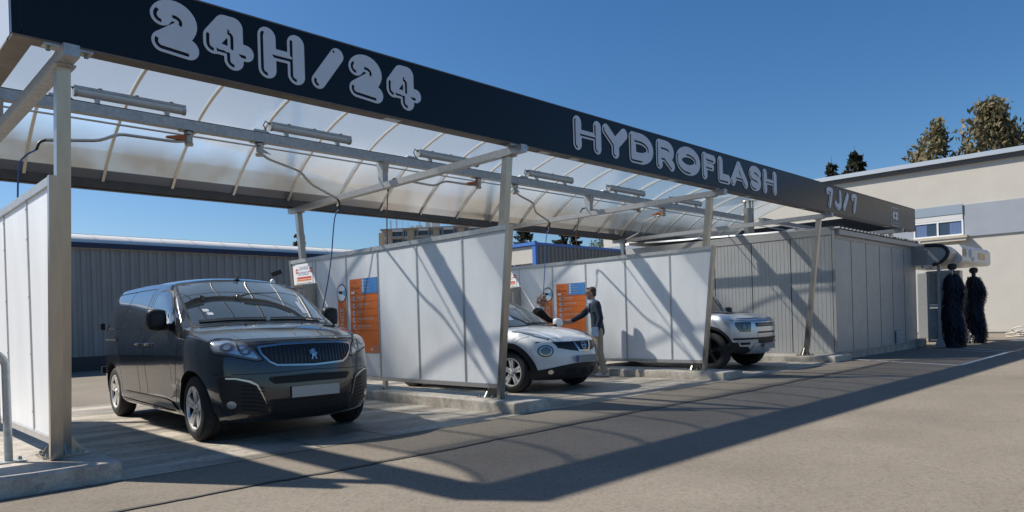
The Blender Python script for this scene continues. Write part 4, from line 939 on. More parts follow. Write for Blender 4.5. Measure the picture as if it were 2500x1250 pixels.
# glass
ws = [(-.79, 1.205), (-.45, 1.238), (0, 1.246), (.45, 1.238), (.79, 1.205), (.735, 1.60), (.70, 1.68), (.64, 1.71), (0, 1.738), (-.64, 1.71), (-.70, 1.68), (-.735, 1.60)]
vs.patch('windscreen', [dyz(*p) for p in ws], FRONT, .003, M_cglass, van, step=.03)
vs.patch('windscreen_seal', [dyz(*p) for p in ws], FRONT, .0015, M_trim, van, step=.02, grow=.022)
sw = [(-.53, 1.195), (-.98, 1.555), (-1.06, 1.60), (-1.20, 1.625), (-1.42, 1.625), (-1.50, 1.60), (-1.53, 1.50), (-1.48, 1.24), (-1.42, 1.19), (-.60, 1.175)]
vs.patch('side_window', [dxz(*p) for p in sw], SIDE, .004, M_cglass, van, step=.02, r=.03, mirror=True)
vs.patch('window_seal', [dxz(*p) for p in sw], SIDE, .002, M_trim, van, step=.015, r=.03, grow=.022, mirror=True)
# pressed-in cargo side panel and its chrome crease
for pts in ([(-1.72, 1.68), (-1.78, 1.40), (-1.74, 1.21), (-3.62, 1.21)], [(-3.62, 1.21), (-3.70, 1.45), (-3.60, 1.66), (-2.6, 1.685), (-1.72, 1.68)], [(-2.62, 1.685), (-2.72, 1.50), (-2.78, 1.42)]):
    vs.line('panel_gap', [dxz(*p) for p in pts], SIDE, .010, .002, M_seam, van, mirror=True)
vs.line('chrome_strip', [dxz(-1.86, 1.185), dxz(-2.7, 1.19), dxz(-3.55, 1.20), dxz(-3.62, 1.215)], SIDE, .012, .004, M_chrome, van, mirror=True)
# door gaps
for pts in ([(-1.62, 1.70), (-1.66, 1.35), (-1.64, 1.0), (-1.62, .60), (-1.58, .30)], [(-.40, 1.15), (-.36, 1.0), (-.46, .70), (-.50, .45), (-.52, .28)], [(-2.83, 1.02), (-2.86, .80), (-2.80, .55), (-2.80, .30)], [(-1.95, .75), (-1.95, .50), (-1.94, .30)], [(-.46, .27), (-1.5, .255), (-2.75, .27)]):
    vs.line('door_gap', [dxz(*p) for p in pts], SIDE, .008, .0018, M_seam, van, mirror=True)
vs.line('slide_rail', [dxz(-2.85, 1.055), dxz(-3.2, 1.06), dxz(-3.75, 1.065)], SIDE, .022, .002, M_seam, van, mirror=True)
vs.patch('fuel_flap', [dxz(*p) for p in [(-.78, .62), (-.62, .62), (-.62, .78), (-.78, .78)]], SIDE, .0012, M_van, van, r=.02)
# sill cladding
vs.patch('sill_cladding', [dxz(*p) for p in [(-.50, .285), (-.64, .375), (-.9, .40), (-2.70, .40), (-2.78, .36), (-2.76, .30)]], SIDE, .012, mat('sill_grey', (.10, .105, .11), .35, .3, coat=.4), van, r=.02, mirror=True)
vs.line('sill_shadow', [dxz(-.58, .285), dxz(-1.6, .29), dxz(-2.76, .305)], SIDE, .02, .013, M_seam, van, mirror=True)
# handles
for x in (-1.43, -1.85):
    for s in (-1, 1):
        h = MB(); h.tube([(x+.09, s*.968, 1.005), (x+.06, s*.985, 1.01), (x-.06, s*.985, 1.01), (x-.09, s*.968, 1.005)], .013, 8); ho = h.build('door_handle', M_van, van, smooth=1, local=True)
        MB().box(x-.06, x+.06, s*.952-.004, s*.952+.004, .97, 1.0).build('handle_recess', M_trim, ho, local=True)
vs.patch('side_lock', [dxz(-.30+.02*math.cos(a), .985+.02*math.sin(a)) for a in np.linspace(0, 6.28, 12)[:-1]], SIDE, .004, M_chrome, van, step=.006, mirror=True)
# door mirrors
for s in (-1, 1): mirror_unit(van, (-.76, s*1.045, 1.285), s, (.085, .095, .115), M_trim, (-.62, s*.92, 1.20))
# front: grille, slots, lamps, plate
gl = [(-.50, .965), (-.30, .985), (0, .99), (.30, .985), (.50, .965), (.485, .90), (.42, .82), (.36, .785), (0, .77), (-.36, .785), (-.42, .82), (-.485, .90)]
vs.patch('grille_frame', [dyz(*p) for p in gl], FRONT, .012, M_chrome, van, step=.01, field=lambda X, Z, P: np.abs(sd_poly(X, Z, P)-.002)-.009)
g0 = vs.patch('grille', [dyz(*p) for p in gl], FRONT, .005, M_trim, van, step=.02)
for i in range(23):
    y = -.44+.04*i; zt = .965; zb_ = .80+.12*max(0, (abs(y)-.34)/.14)
    vs.line('grille_bar', [dyz(y, zb_), dyz(y, (zb_+zt)/2), dyz(y, zt)], FRONT, .016, .010, mat('grille_gloss', (.022, .022, .024), .2, coat=.6), van, n=6)
lion = [(-.050, -.075), (-.030, -.080), (-.022, -.045), (.0, -.030), (.012, -.078), (.040, -.080), (.036, -.066), (.028, -.062), (.022, -.020), (.030, .005), (.058, -.010), (.060, .004), (.036, .022), (.034, .030), (.062, .026), (.062, .038), (.034, .046), (.022, .062), (-.012, .068), (-.030, .060), (-.020, .050), (-.034, .040), (-.024, .030), (-.044, .012), (-.072, .010), (-.068, -.002), (-.040, -.004), (-.052, -.022), (-.040, -.030), (-.026, -.014), (-.030, -.036), (-.046, -.060)]
vs.patch('lion_emblem', [dyz(-p[0]*.70, .878+p[1]*.72) for p in lion], FRONT, .030, M_chrome, van, step=.004)
vs.patch('upper_slot', [dyz(*p) for p in [(-.47, .665), (0, .685), (.47, .665), (.40, .595), (0, .60), (-.40, .595)]], FRONT, .002, M_trim, van, r=.02)
vs.patch('lower_grille', [dyz(*p) for p in [(-.45, .445), (-.26, .45), (.26, .45), (.45, .445), (.46, .285), (0, .27), (-.46, .285)]], FRONT, .002, M_trim, van, r=.02)
for z in (.30, .325, .35, .375, .40, .425): vs.line('grille_slat', [dyz(-.42, z+.004), dyz(0, z), dyz(.42, z+.004)], FRONT, .009, .008, M_seam, van, n=20)
for z in (.615, .64, .66): vs.line('grille_slat', [dyz(-.40, z+.002), dyz(0, z), dyz(.40, z+.002)], FRONT, .008, .008, M_seam, van, n=20)
vs.line('bumper_gap', [dyz(-.86, .705), dyz(-.5, .705), dyz(0, .72), dyz(.5, .705), dyz(.86, .705)], FRONT, .006, .0018, M_seam, van)
vs.line('bonnet_gap', [dyz(-.80, 1.035), dyz(-.55, 1.022), dyz(0, 1.035), dyz(.55, 1.022), dyz(.80, 1.035)], FRONT, .008, .0018, M_seam, van)
vs.patch('lower_lip', [dyz(*p) for p in [(-.62, .262), (0, .240), (.62, .262), (.62, .285), (0, .268), (-.62, .285)]], FRONT, .006, M_trim, van)
MB().box(.925, .940, -.26, .26, .452, .562).build('number_plate', M_plate, van, local=True)
DG = (-.80, .60, 0)      # seen from the right front corner
def corner(y, z): x = .90-.37*(abs(y)/.86)**2.3; return (x, y, z)
hl = [(-.50, .845), (-.57, .935), (-.68, 1.01), (-.80, 1.05), (-.90, 1.055), (-.935, 1.03), (-.92, .96), (-.88, .915), (-.78, .90), (-.66, .865), (-.55, .835)]
P3 = [corner(*p) for p in hl]
lo = vs.patch('headlight', P3, DG, .006, M_lamp, van, step=.015, mirror=True)
vs.patch('headlight_seal', P3, DG, .003, M_trim, van, step=.012, grow=.014, mirror=True)
vs.patch('lamp_reflector', P3, DG, .0085, M_lampin, van, step=.012, grow=-.020, mirror=True)
vs.patch('lamp_mask', [corner(*p) for p in [(-.70, .93), (-.735, 1.015), (-.715, 1.015), (-.68, .925)]], DG, .0105, M_trim, van, step=.01, mirror=True)
for cy_, cz_, rr in ((-.645, .925, .058), (-.79, .972, .068)):
    P = [corner(cy_+rr*math.cos(a), cz_+rr*.85*math.sin(a)) for a in np.linspace(0, 6.283, 15)[:-1]]
    vs.patch('lamp_bowl', P, DG, .0105, M_lamp, van, step=.010, mirror=True, grow=-.012)
    P = [corner(cy_+rr*.5*math.cos(a), cz_+rr*.45*math.sin(a)) for a in np.linspace(0, 6.283, 13)[:-1]]
    vs.patch('lamp_bulb', P, DG, .0125, M_lampin, van, step=.008, mirror=True, grow=-.006)
vs.patch('lamp_chrome', [corner(*p) for p in [(-.64, .985), (-.80, 1.035), (-.905, 1.035), (-.80, 1.02), (-.64, .967)]], DG, .009, M_chrome, van, step=.008, mirror=True)
vp = [(-.865, .675), (-.78, .69), (-.60, .655), (-.535, .60), (-.47, .40), (-.46, .30), (-.60, .285), (-.80, .35), (-.845, .48)]
vs.patch('corner_vent', [corner(*p) for p in vp], DG, .004, M_trim, van, step=.015, mirror=True)
vs.patch('vent_edge', [corner(*p) for p in vp], DG, .0025, M_van, van, step=.012, grow=.02, mirror=True)
vs.patch('daytime_light', [corner(*p) for p in [(-.80, .675), (-.72, .672), (-.60, .642), (-.54, .60), (-.555, .590), (-.62, .624), (-.72, .655), (-.80, .660)]], DG, .012, M_chrome, van, step=.01, mirror=True)
vs.patch('vent_blade', [corner(*p) for p in [(-.540, .600), (-.50, .50), (-.465, .40), (-.475, .40), (-.513, .50), (-.556, .592)]], DG, .010, M_chrome, van, step=.01, mirror=True)
for z in (.345, .385, .425, .465, .505, .545, .58): vs.line('vent_slat', [corner(-.68, z+.01), corner(-.58, z), corner(-.49, z-.02)], DG, .012, .010, M_seam, van, n=10, mirror=True)
vs.patch('fog_light', [corner(-.755+.038*math.cos(a), .405+.038*math.sin(a)) for a in np.linspace(0, 6.283, 15)[:-1]], DG, .012, M_lampin, van, step=.008, mirror=True)
# wipers, stickers, aerial, washer jets
for a, b in (((.70, 1.235), (.02, 1.262)), ((-.02, 1.262), (-.72, 1.245))):
    vs.line('wiper', [dyz(a[0], a[1]), dyz((a[0]+b[0])/2, (a[1]+b[1])/2+.012), dyz(*b)], FRONT, .022, .018, M_trim, van, n=24)
for y, z in ((-.60, 1.375), (-.575, 1.335)): vs.patch('sticker', [dyz(y-.03, z-.016), dyz(y+.03, z-.016), dyz(y+.03, z+.016), dyz(y-.03, z+.016)], FRONT, .006, M_white, van, step=.02)
vs.patch('paper_slip', [dyz(.50, 1.32), dyz(.57, 1.32), dyz(.57, 1.47), dyz(.50, 1.47)], FRONT, .006, M_white, van, step=.02)
a = MB(); a.tube([(-1.10, -.02, 1.755), (-1.02, -.02, 1.80), (-1.16, -.02, 1.94)], [.012, .006, .004], 6); a.bbox(-1.16, -1.05, -.05, .01, 1.748, 1.775, .01); a.build('aerial', M_trim, van, local=True)
for y in (-.35, .30): MB().bbox(-.03, .02, y-.012, y+.012, 1.196, 1.212, .004).build('washer_jet', M_trim, van, local=True)
mi = MB(); ellipsoid(mi, (-.98, .0, 1.63), (.02, .12, .035)); 
for x, y0 in ((-3.97, -.90), (-3.97, .90)):
    for z in (.62, 1.25): MB().bbox(x-.03, x+.03, y0-.03 if y0 > 0 else y0-.03, y0+.03, z-.05, z+.05, .01).build('door_hinge', M_trim, van, local=True)
MB().box(-3.6, .3, -.55, .55, .20, .236).build('underbody', M_well, van, local=True)
# ================================================================= white crossover
M_jw = mat('white_paint', (0.82, 0.82, 0.80), 0.3, 0.0, 0.5, coat=1.0, coat_rough=.02); M_clad = mat('cladding', (0.020, 0.020, 0.021), .55, spec=.35)
juke = thing('parked_crossover', 'white compact crossover with round headlights in the second wash bay', 'car', (8.88, 8.17, .008), math.radians(-87.3))
jw = tab([.2, .4, .6, .8, .95, 1.05, 1.2, 1.4, 1.55], [.82, .865, .885, .88, .845, .80, .735, .63, .54])
def jukeW(x, z): return jw(z) - .13*max(0, (x-.10)/.45)**2 + .022*math.exp(-((x)/.42)**2-((z-.62)/.2)**2) + .02*math.exp(-((x+2.53)/.45)**2-((z-.65)/.25)**2) - .08*max(0, (-2.6-x)/.5)**2 - .02*math.exp(-((x+1.26)/.6)**2-((z-.6)/.2)**2)
JUKE = dict(front_c=[(.66, .20), (.78, .26), (.82, .38), (.83, .50), (.825, .62), (.805, .72), (.765, .80), (.70, .85)], front_e=[(.32, .20), (.44, .26), (.50, .38), (.51, .5), (.50, .62), (.47, .74), (.41, .84), (.30, .90)],
    top_c=[([(.70, .85), (.45, .945), (.15, 1.015), (-.22, 1.06)], 22), ([(-.22, 1.06), (-.5, 1.25), (-.78, 1.42), (-.98, 1.51)], 22), ([(-.98, 1.51), (-1.3, 1.56), (-1.8, 1.555), (-2.3, 1.49), (-2.75, 1.38)], 30)],
    top_e=[([(.30, .90), (.1, .97), (-.15, 1.005), (-.38, 1.015)], 22), ([(-.38, 1.015), (-.62, 1.17), (-.88, 1.34), (-1.1, 1.42)], 22), ([(-1.1, 1.42), (-1.4, 1.46), (-1.8, 1.45), (-2.3, 1.39), (-2.7, 1.28)], 30)],
    rear_c=[(-2.75, 1.38), (-3.1, 1.05), (-3.28, .8), (-3.3, .5), (-3.2, .22)], rear_e=[(-2.7, 1.28), (-2.98, 1.02), (-3.12, .8), (-3.15, .5), (-3.05, .22)], W=jukeW, zb=lambda x: .22, drop=.05, rlen=.07)
V, F = car_shell(JUKE); js = Skin(V, F)
jb = MB().add(V, F).build('body', M_jw, juke, smooth=4, local=True); cut_arches(jb, [(0, .334, .385, .52, 1.2), (-2.53, .334, .385, .52, 1.2)])
for x in (0, -2.53):
    for s in (-1, 1): wheel(juke, x, s*.765, .334, .215, .225, 5, M_rim, s, width_spoke=.05)
    pts = [(x+.385*math.cos(a), .334+.385*math.sin(a)) for a in np.linspace(math.radians(-22), math.radians(202), 30)]
    js.line('arch_cladding', [dxz(*p) for p in [(x+.425*math.cos(a), .334+.425*math.sin(a)) for a in np.linspace(math.radians(-12), math.radians(192), 26)]], SIDE, .085, .012, M_clad, juke, n=50, mirror=True)
js.patch('sill_cladding', [dxz(*p) for p in [(-.42, .24), (-2.10, .24), (-2.12, .36), (-1.9, .40), (-.7, .40), (-.40, .36)]], SIDE, .010, M_clad, juke, mirror=True)
jd = (-.82, .57, 0)
def jc(y, z): return (.83-.40*(abs(y)/.80)**2.3, y, z)
low = [(-.86, .21), (-.40, .20), (0, .20), (.40, .20), (.86, .21), (.86, .36), (.72, .37), (.45, .43), (.25, .455), (0, .46), (-.25, .455), (-.45, .43), (-.72, .37), (-.86, .36)]
js.patch('lower_bumper', [dyz(*p) for p in low], FRONT, .006, M_clad, juke, step=.02)
for y in (-.28, 0, .28):
    js.patch('lower_intake', [dyz(y+.10*math.cos(a), .33+.055*math.sin(a)) for a in np.linspace(0, 6.283, 17)[:-1]], FRONT, .009, M_seam, juke, step=.015)
js.patch('fog_light', [jc(-.60+.035*math.cos(a), .335+.035*math.sin(a)) for a in np.linspace(0, 6.283, 13)[:-1]], jd, .012, M_lampin, juke, step=.01, mirror=True)
gr_ = [(-.80, .815), (-.60, .805), (-.25, .800), (0, .80), (.25, .80), (.60, .805), (.80, .815), (.70, .775), (.55, .72), (.30, .665), (.15, .645), (0, .64), (-.15, .645), (-.30, .665), (-.55, .72), (-.70, .775)]
js.patch('grille', [dyz(*p) for p in gr_], FRONT, .004, M_trim, juke, step=.015)
for z in np.arange(.665, .80, .018):
    e = .28+.42*max(0, (z-.665)/.13)
    for a, b in ((-e, -.20), (.20, e)): js.line('grille_bar', [dyz(a, z), dyz((a+b)/2, z), dyz(b, z)], FRONT, .005, .008, M_rimd, juke, n=10)
js.patch('grille_chrome', [dyz(*p) for p in [(-.225, .80), (-.19, .80), (-.105, .662), (.105, .662), (.19, .80), (.225, .80), (.135, .635), (-.135, .635)]], FRONT, .014, M_chrome, juke, step=.008)
js.patch('emblem_ring', [dyz(.058*math.cos(a), .728+.058*math.sin(a)) for a in np.linspace(0, 6.283, 25)[:-1]], FRONT, .020, M_chrome, juke, step=.006, field=lambda X, Z, P: np.abs(sd_poly(X, Z, P)+.008)-.008)
js.patch('emblem_bar', [dyz(-.07, .717), dyz(.07, .717), dyz(.07, .739), dyz(-.07, .739)], FRONT, .022, M_chrome, juke, step=.006)
for nm, R, m_, o_ in (('lamp_bezel', .150, M_jw, .010), ('lamp_ring', .092, M_trim, .014), ('headlight', .084, M_lamp, .020), ('lamp_reflector', .070, M_lampin, .024), ('lamp_projector', .040, M_lamp, .028)):
    fld = None
    if nm == 'lamp_reflector': fld = lambda X, Z, P: np.abs(sd_poly(X, Z, P)+.006)-.006
    js.patch(nm, [jc(-.66+R*1.05*math.cos(a), .665+R*math.sin(a)) for a in np.linspace(0, 6.283, 29)[:-1]], jd, o_, m_, juke, step=.012, mirror=True, field=fld)
# slim lamps on top of the wings
ul = [(.58, -.60), (.42, -.69), (.22, -.755), (.02, -.79), (-.02, -.775), (.10, -.72), (.28, -.67), (.45, -.60), (.56, -.57)]
UP = (-.25, .25, -1)
js.patch('wing_lamp', [(x, y, .95) for x, y in ul], UP, .008, M_lampin, juke, step=.012, mirror=True)
js.patch('wing_lamp_seal', [(x, y, .95) for x, y in ul], UP, .005, M_trim, juke, step=.012, grow=.010, mirror=True)
js.patch('wing_lamp_lens', [(x, y, .95) for x, y in [(.40, -.67), (.20, -.74), (.08, -.765), (.14, -.73), (.30, -.675)]], UP, .011, M_lamp, juke, step=.01, mirror=True)
js.line('bonnet_gap', [(.66, -.50, .9), (.50, -.56, .95), (.2, -.64, 1), (-.15, -.72, 1)], (0, 0, -1), .008, .002, M_seam, juke, mirror=True)
js.line('bumper_gap', [dxz(.12, .80), dxz(.20, .86), dxz(.32, .90)], SIDE, .006, .002, M_seam, juke, mirror=True)
w_ = [(-.70, 1.055), (0, 1.085), (.70, 1.055), (.60, 1.38), (.52, 1.45), (0, 1.495), (-.52, 1.45), (-.60, 1.38)]
js.patch('windscreen', [dyz(*p) for p in w_], FRONT, .004, M_cglass, juke, step=.03); js.patch('windscreen_seal', [dyz(*p) for p in w_], FRONT, .002, M_trim, juke, step=.02, grow=.02)
sw_ = [(-.52, 1.05), (-.98, 1.36), (-1.15, 1.40), (-1.6, 1.41), (-2.0, 1.36), (-2.0, 1.10), (-1.2, 1.03)]
js.patch('side_window', [dxz(*p) for p in sw_], SIDE, .004, M_cglass, juke, r=.03, mirror=True)
js.line('door_gap', [dxz(-.45, 1.0), dxz(-.5, .7), dxz(-.48, .45)], SIDE, .008, .002, M_seam, juke, mirror=True)
for s in (-1, 1): mirror_unit(juke, (-.50, s*.98, 1.10), s, (.07, .095, .075), M_jw, (-.45, s*.84, 1.03))
js.patch('paper_slip', [dyz(-.42, 1.16), dyz(-.30, 1.16), dyz(-.30, 1.34), dyz(-.42, 1.34)], FRONT, .007, mat('slip_blue', (.30, .42, .58), .5), juke, step=.03)
js.line('wiper', [dyz(.6, 1.085), dyz(.2, 1.105), dyz(-.1, 1.10)], FRONT, .02, .012, M_trim, juke, n=20)
MB().box(.862, .876, -.26, .26, .468, .578).build('number_plate', M_plateg, juke, local=True); MB().box(.8765, .879, -.26, -.215, .468, .578).build('plate_badge', M_euro, juke, local=True)
MB().box(-2.6, .2, -.5, .5, .20, .222).build('underbody', M_well, juke, local=True)

# ================================================================= silver off-roader
M_silver = mat('silver_paint', (0.60, 0.63, 0.66), 0.30, 0.55, 0.5, coat=.9, coat_rough=.03)
defn = thing('parked_offroader', 'silver boxy off-roader with black wheel arches in the third wash bay', 'car', (14.27, 7.66, .008), math.radians(-87.3))
dw = tab([.3, .5, .8, 1.0, 1.12, 1.3, 1.6, 1.9], [.93, .975, .99, .985, .955, .90, .84, .76])
def defW(x, z): return dw(z) - .10*max(0, (x-.18)/.42)**2
DEF = dict(front_c=[(.60, .30), (.74, .34), (.82, .48), (.845, .62), (.85, .75), (.845, .88), (.82, 1.0), (.75, 1.075)], front_e=[(.38, .36), (.52, .40), (.60, .5), (.63, .62), (.64, .75), (.63, .88), (.60, 1.0), (.50, 1.065)],
    top_c=[([(.75, 1.075), (.5, 1.15), (.1, 1.19), (-.35, 1.215)], 22), ([(-.35, 1.215), (-.5, 1.42), (-.68, 1.66), (-.82, 1.83)], 16), ([(-.82, 1.83), (-1.2, 1.92), (-2, 1.95), (-3, 1.94), (-3.65, 1.90)], 26)],
    top_e=[([(.50, 1.065), (.3, 1.12), (0, 1.15), (-.45, 1.17)], 22), ([(-.45, 1.17), (-.58, 1.4), (-.74, 1.63), (-.9, 1.77)], 16), ([(-.9, 1.77), (-1.3, 1.83), (-2, 1.85), (-3, 1.84), (-3.6, 1.80)], 26)],
    rear_c=[(-3.65, 1.90), (-3.74, 1.5), (-3.76, 1.0), (-3.74, .6), (-3.66, .36)], rear_e=[(-3.6, 1.80), (-3.66, 1.5), (-3.68, 1.0), (-3.66, .6), (-3.58, .36)], W=defW, zb=lambda x: .36, drop=.045, rlen=.05, pt=3.2, pf=2.6)
V, F = car_shell(DEF); ds = Skin(V, F)
db = MB().add(V, F).build('body', M_silver, defn, smooth=4, local=True); cut_arches(db, [(0, .40, .47, .55, 1.3), (-3.02, .40, .47, .55, 1.3)])
for x in (0, -3.02):
    for s in (-1, 1): wheel(defn, x, s*.85, .40, .255, .265, 5, M_rimd, s, width_spoke=.07, twin=False)
    ds.line('arch_cladding', [dxz(x+.495*math.cos(a), .40+.495*math.sin(a)) for a in np.linspace(math.radians(5), math.radians(175), 24)], SIDE, .055, .014, M_clad, defn, n=44, mirror=True)
dd = (-.80, .60, 0)
def dc(y, z): return (.84-.22*(abs(y)/.90)**2.6, y, z)
ds.patch('lower_cladding', [dxz(*p) for p in [(.36, .34), (.70, .34), (.70, .575), (.42, .575)]], SIDE, .008, M_clad, defn, mirror=True)
ds.patch('lower_cladding', [dyz(*p) for p in [(-.95, .33), (-.62, .33), (-.66, .45), (-.72, .47), (-.95, .57)]], FRONT, .008, M_clad, defn, mirror=True)
h3 = [(-.60, .985), (-.94, .985), (-.93, .90), (-.86, .79), (-.62, .785)]
ds.patch('headlight', [dc(*p) for p in h3], dd, .006, mat('lamp_smoked', (.012, .013, .015), .04, spec=.9, coat=1), defn, step=.015, mirror=True)
ds.patch('lamp_ring', [dc(-.765+.075*math.cos(a), .885+.075*math.sin(a)) for a in np.linspace(0, 6.283, 19)[:-1]], dd, .010, mat('lamp_ring_grey', (.09, .10, .11), .2, .5), defn, step=.01, mirror=True, field=lambda X, Z, P: np.abs(sd_poly(X, Z, P)+.008)-.005)
ds.patch('lamp_projector', [dc(-.765+.042*math.cos(a), .90+.036*math.sin(a)) for a in np.linspace(0, 6.283, 15)[:-1]], dd, .011, M_lamp, defn, step=.01, mirror=True)
ds.patch('upper_slot', [dyz(*p) for p in [(-.48, .965), (.48, .965), (.46, .885), (-.46, .885)]], FRONT, .003, M_trim, defn, r=.015)
ds.patch('slot_bar', [dyz(*p) for p in [(-.44, .945), (.44, .945), (.43, .905), (-.43, .905)]], FRONT, .008, mat('slot_grey', (.10, .12, .15), .35, .4), defn)
ds.patch('oval_badge', [dyz(.30+.05*math.cos(a), .925+.03*math.sin(a)) for a in np.linspace(0, 6.283, 15)[:-1]], FRONT, .012, M_lampin, defn, step=.01)
ds.patch('mid_slot', [dyz(*p) for p in [(-.43, .785), (.43, .785), (.42, .75), (-.42, .75)]], FRONT, .004, M_trim, defn)
ds.patch('bumper_bar', [dyz(*p) for p in [(-.92, .665), (0, .665), (.92, .665), (.92, .625), (.40, .625), (.38, .545), (-.38, .545), (-.40, .625), (-.92, .625)]], FRONT, .006, M_trim, defn, step=.014)
ds.patch('bumper_plate', [dyz(*p) for p in [(-.42, .74), (.42, .74), (.42, .68), (-.42, .68)]], FRONT, .006, M_silver, defn)
ds.patch('fog_surround', [dc(*p) for p in [(-.90, .60), (-.60, .60), (-.60, .49), (-.86, .49)]], dd, .012, M_silver, defn, r=.02, mirror=True)
ds.patch('fog_light', [dc(*p) for p in [(-.86, .575), (-.64, .575), (-.64, .525), (-.85, .525)]], dd, .016, M_trim, defn, r=.012, mirror=True)
ds.patch('skid_plate', [dyz(*p) for p in [(-.50, .54), (-.55, .40), (-.60, .34), (.60, .34), (.55, .40), (.50, .54)]], FRONT, .010, M_silver, defn)
MB().box(.868, .880, -.26, .26, .42, .53).build('number_plate', M_plateg, defn, local=True)
ds.line('bonnet_gap', [dyz(-.92, 1.03), dyz(-.55, 1.005), dyz(0, 1.0), dyz(.55, 1.005), dyz(.92, 1.03)], FRONT, .008, .002, M_seam, defn)
ds.patch('bonnet_panel', [(-.20, -.62, 1), (.30, -.62, 1), (.30, -.25, 1), (-.20, -.25, 1)], (0, 0, -1), .008, M_clad, defn, r=.03, mirror=True)
sx_ = 0
for i, chh in enumerate('DEFENDER'):
    text_on('bonnet_letter', chh, .075, (.838, -.40+.114*i, 1.018), (0, 1, 0), (-.35, 0, .75), M_seam, defn, sx=1.15, local=True)
ds.patch('windscreen', [dyz(*p) for p in [(-.78, 1.23), (.78, 1.23), (.70, 1.76), (-.70, 1.76)]], FRONT, .004, M_cglass, defn, step=.04, r=.05)
ds.patch('side_window', [dxz(*p) for p in [(-.62, 1.20), (-.90, 1.72), (-3.3, 1.74), (-3.3, 1.22)]], SIDE, .004, M_cglass, defn, step=.04, r=.04, mirror=True)
ds.line('wing_gap', [dxz(-.40, 1.14), dxz(-.46, .9), dxz(-.5, .6)], SIDE, .008, .002, M_seam, defn, mirror=True)
for s in (-1, 1): mirror_unit(defn, (-.55, s*1.08, 1.22), s, (.08, .10, .10), M_trim, (-.5, s*.93, 1.16))
wp = MB(); wp.tube([(-.30, -.55, 1.215), (-.42, -.62, 1.31), (-.50, -.70, 1.40)], .012, 6); wp.build('wiper', M_trim, defn, local=True)
MB().box(-3.1, .35, -.55, .55, .32, .365).build('underbody', M_well, defn, local=True)
# ================================================================= strip lights and washing arms under the canopy
M_lens = mat('light_diffuser', (0.58, 0.59, 0.58), .25, var=.1, vscale=8); M_cable = mat('cable', (0.03, 0.03, 0.032), .6); M_hoseblue = mat('blue_hose', (0.04, 0.10, 0.28), .45); M_hosebrown = mat('brown_hose', (0.14, 0.06, 0.03), .5)
M_orange = mat('sign_orange', (0.72, 0.17, 0.022), .42, var=.05, vscale=3); M_sblue = mat('sign_blue', (0.07, 0.24, 0.55), .4); M_swhite = mat('sign_white', (0.72, 0.75, 0.78), .4); M_stext = mat('sign_text', (0.62, 0.60, 0.56), .5); M_sblack = mat('sign_black', (0.015, .015, .016), .5)
M_snavy = mat('sign_navy', (0.03, 0.07, 0.22), .5); M_sred = mat('sign_red', (0.55, 0.06, 0.02), .45)
lights = [(2.32, 3.57), (4.71, 6.00), (7.29, 8.61), (9.90, 11.20), (12.43, 13.74), (14.88, 16.23)]
ord_ = ['nearest tubular strip light, above the left post of the canopy', 'second tubular strip light from the left on the canopy beam', 'third tubular strip light, behind the first slanting cross beam', 'fourth tubular strip light, right of the second canopy post', 'fifth tubular strip light from the left on the canopy beam', 'farthest tubular strip light, beside the third canopy post']
for (a, b), lab in zip(lights, ord_):
    t = thing('strip_light', lab, 'light', ((a+b)/2, 9.5, 3.93), group='strip lights along the canopy beam')
    m = MB(); m.tube([(a+.03, 9.50, 4.055), (b-.03, 9.50, 4.055)], .052, 14); m.build('diffuser', M_lens, t, smooth=.7)
    m = MB(); m.box(a, b, 9.452, 9.548, 4.085, 4.118); m.build('housing', M_galv, t)
    for x in (a, b-.035): MB().tube([(x, 9.5, 4.055), (x+.035, 9.5, 4.055)], .058, 14).build('end_cap', M_galv, t, smooth=.7)
    for x in (a+.22, b-.25): MB().box(x, x+.05, 9.47, 9.53, 3.926, 4.01).build('bracket', M_galv, t)
    for x in (a+.25, a+.65, b-.2): MB().box(x, x+.04, 9.44, 9.56, 4.119, 4.128).build('clip', M_alu, t)
    m = MB(); m.tube([(a+.005, 9.5, 4.09), (a-.06, 9.5, 4.12), (a-.09, 9.5, 4.06), (a-.05, 9.49, 3.98), (a+.02, 9.48, 3.93)], .008, 6); m.build('cable', M_cable, t, smooth=2)
    MB().bbox(a-.26, a-.06, 9.43, 9.53, 3.927, 3.975, .012).build('junction_box', M_galv, t); t.location.y -= .08; t.location.z -= .076
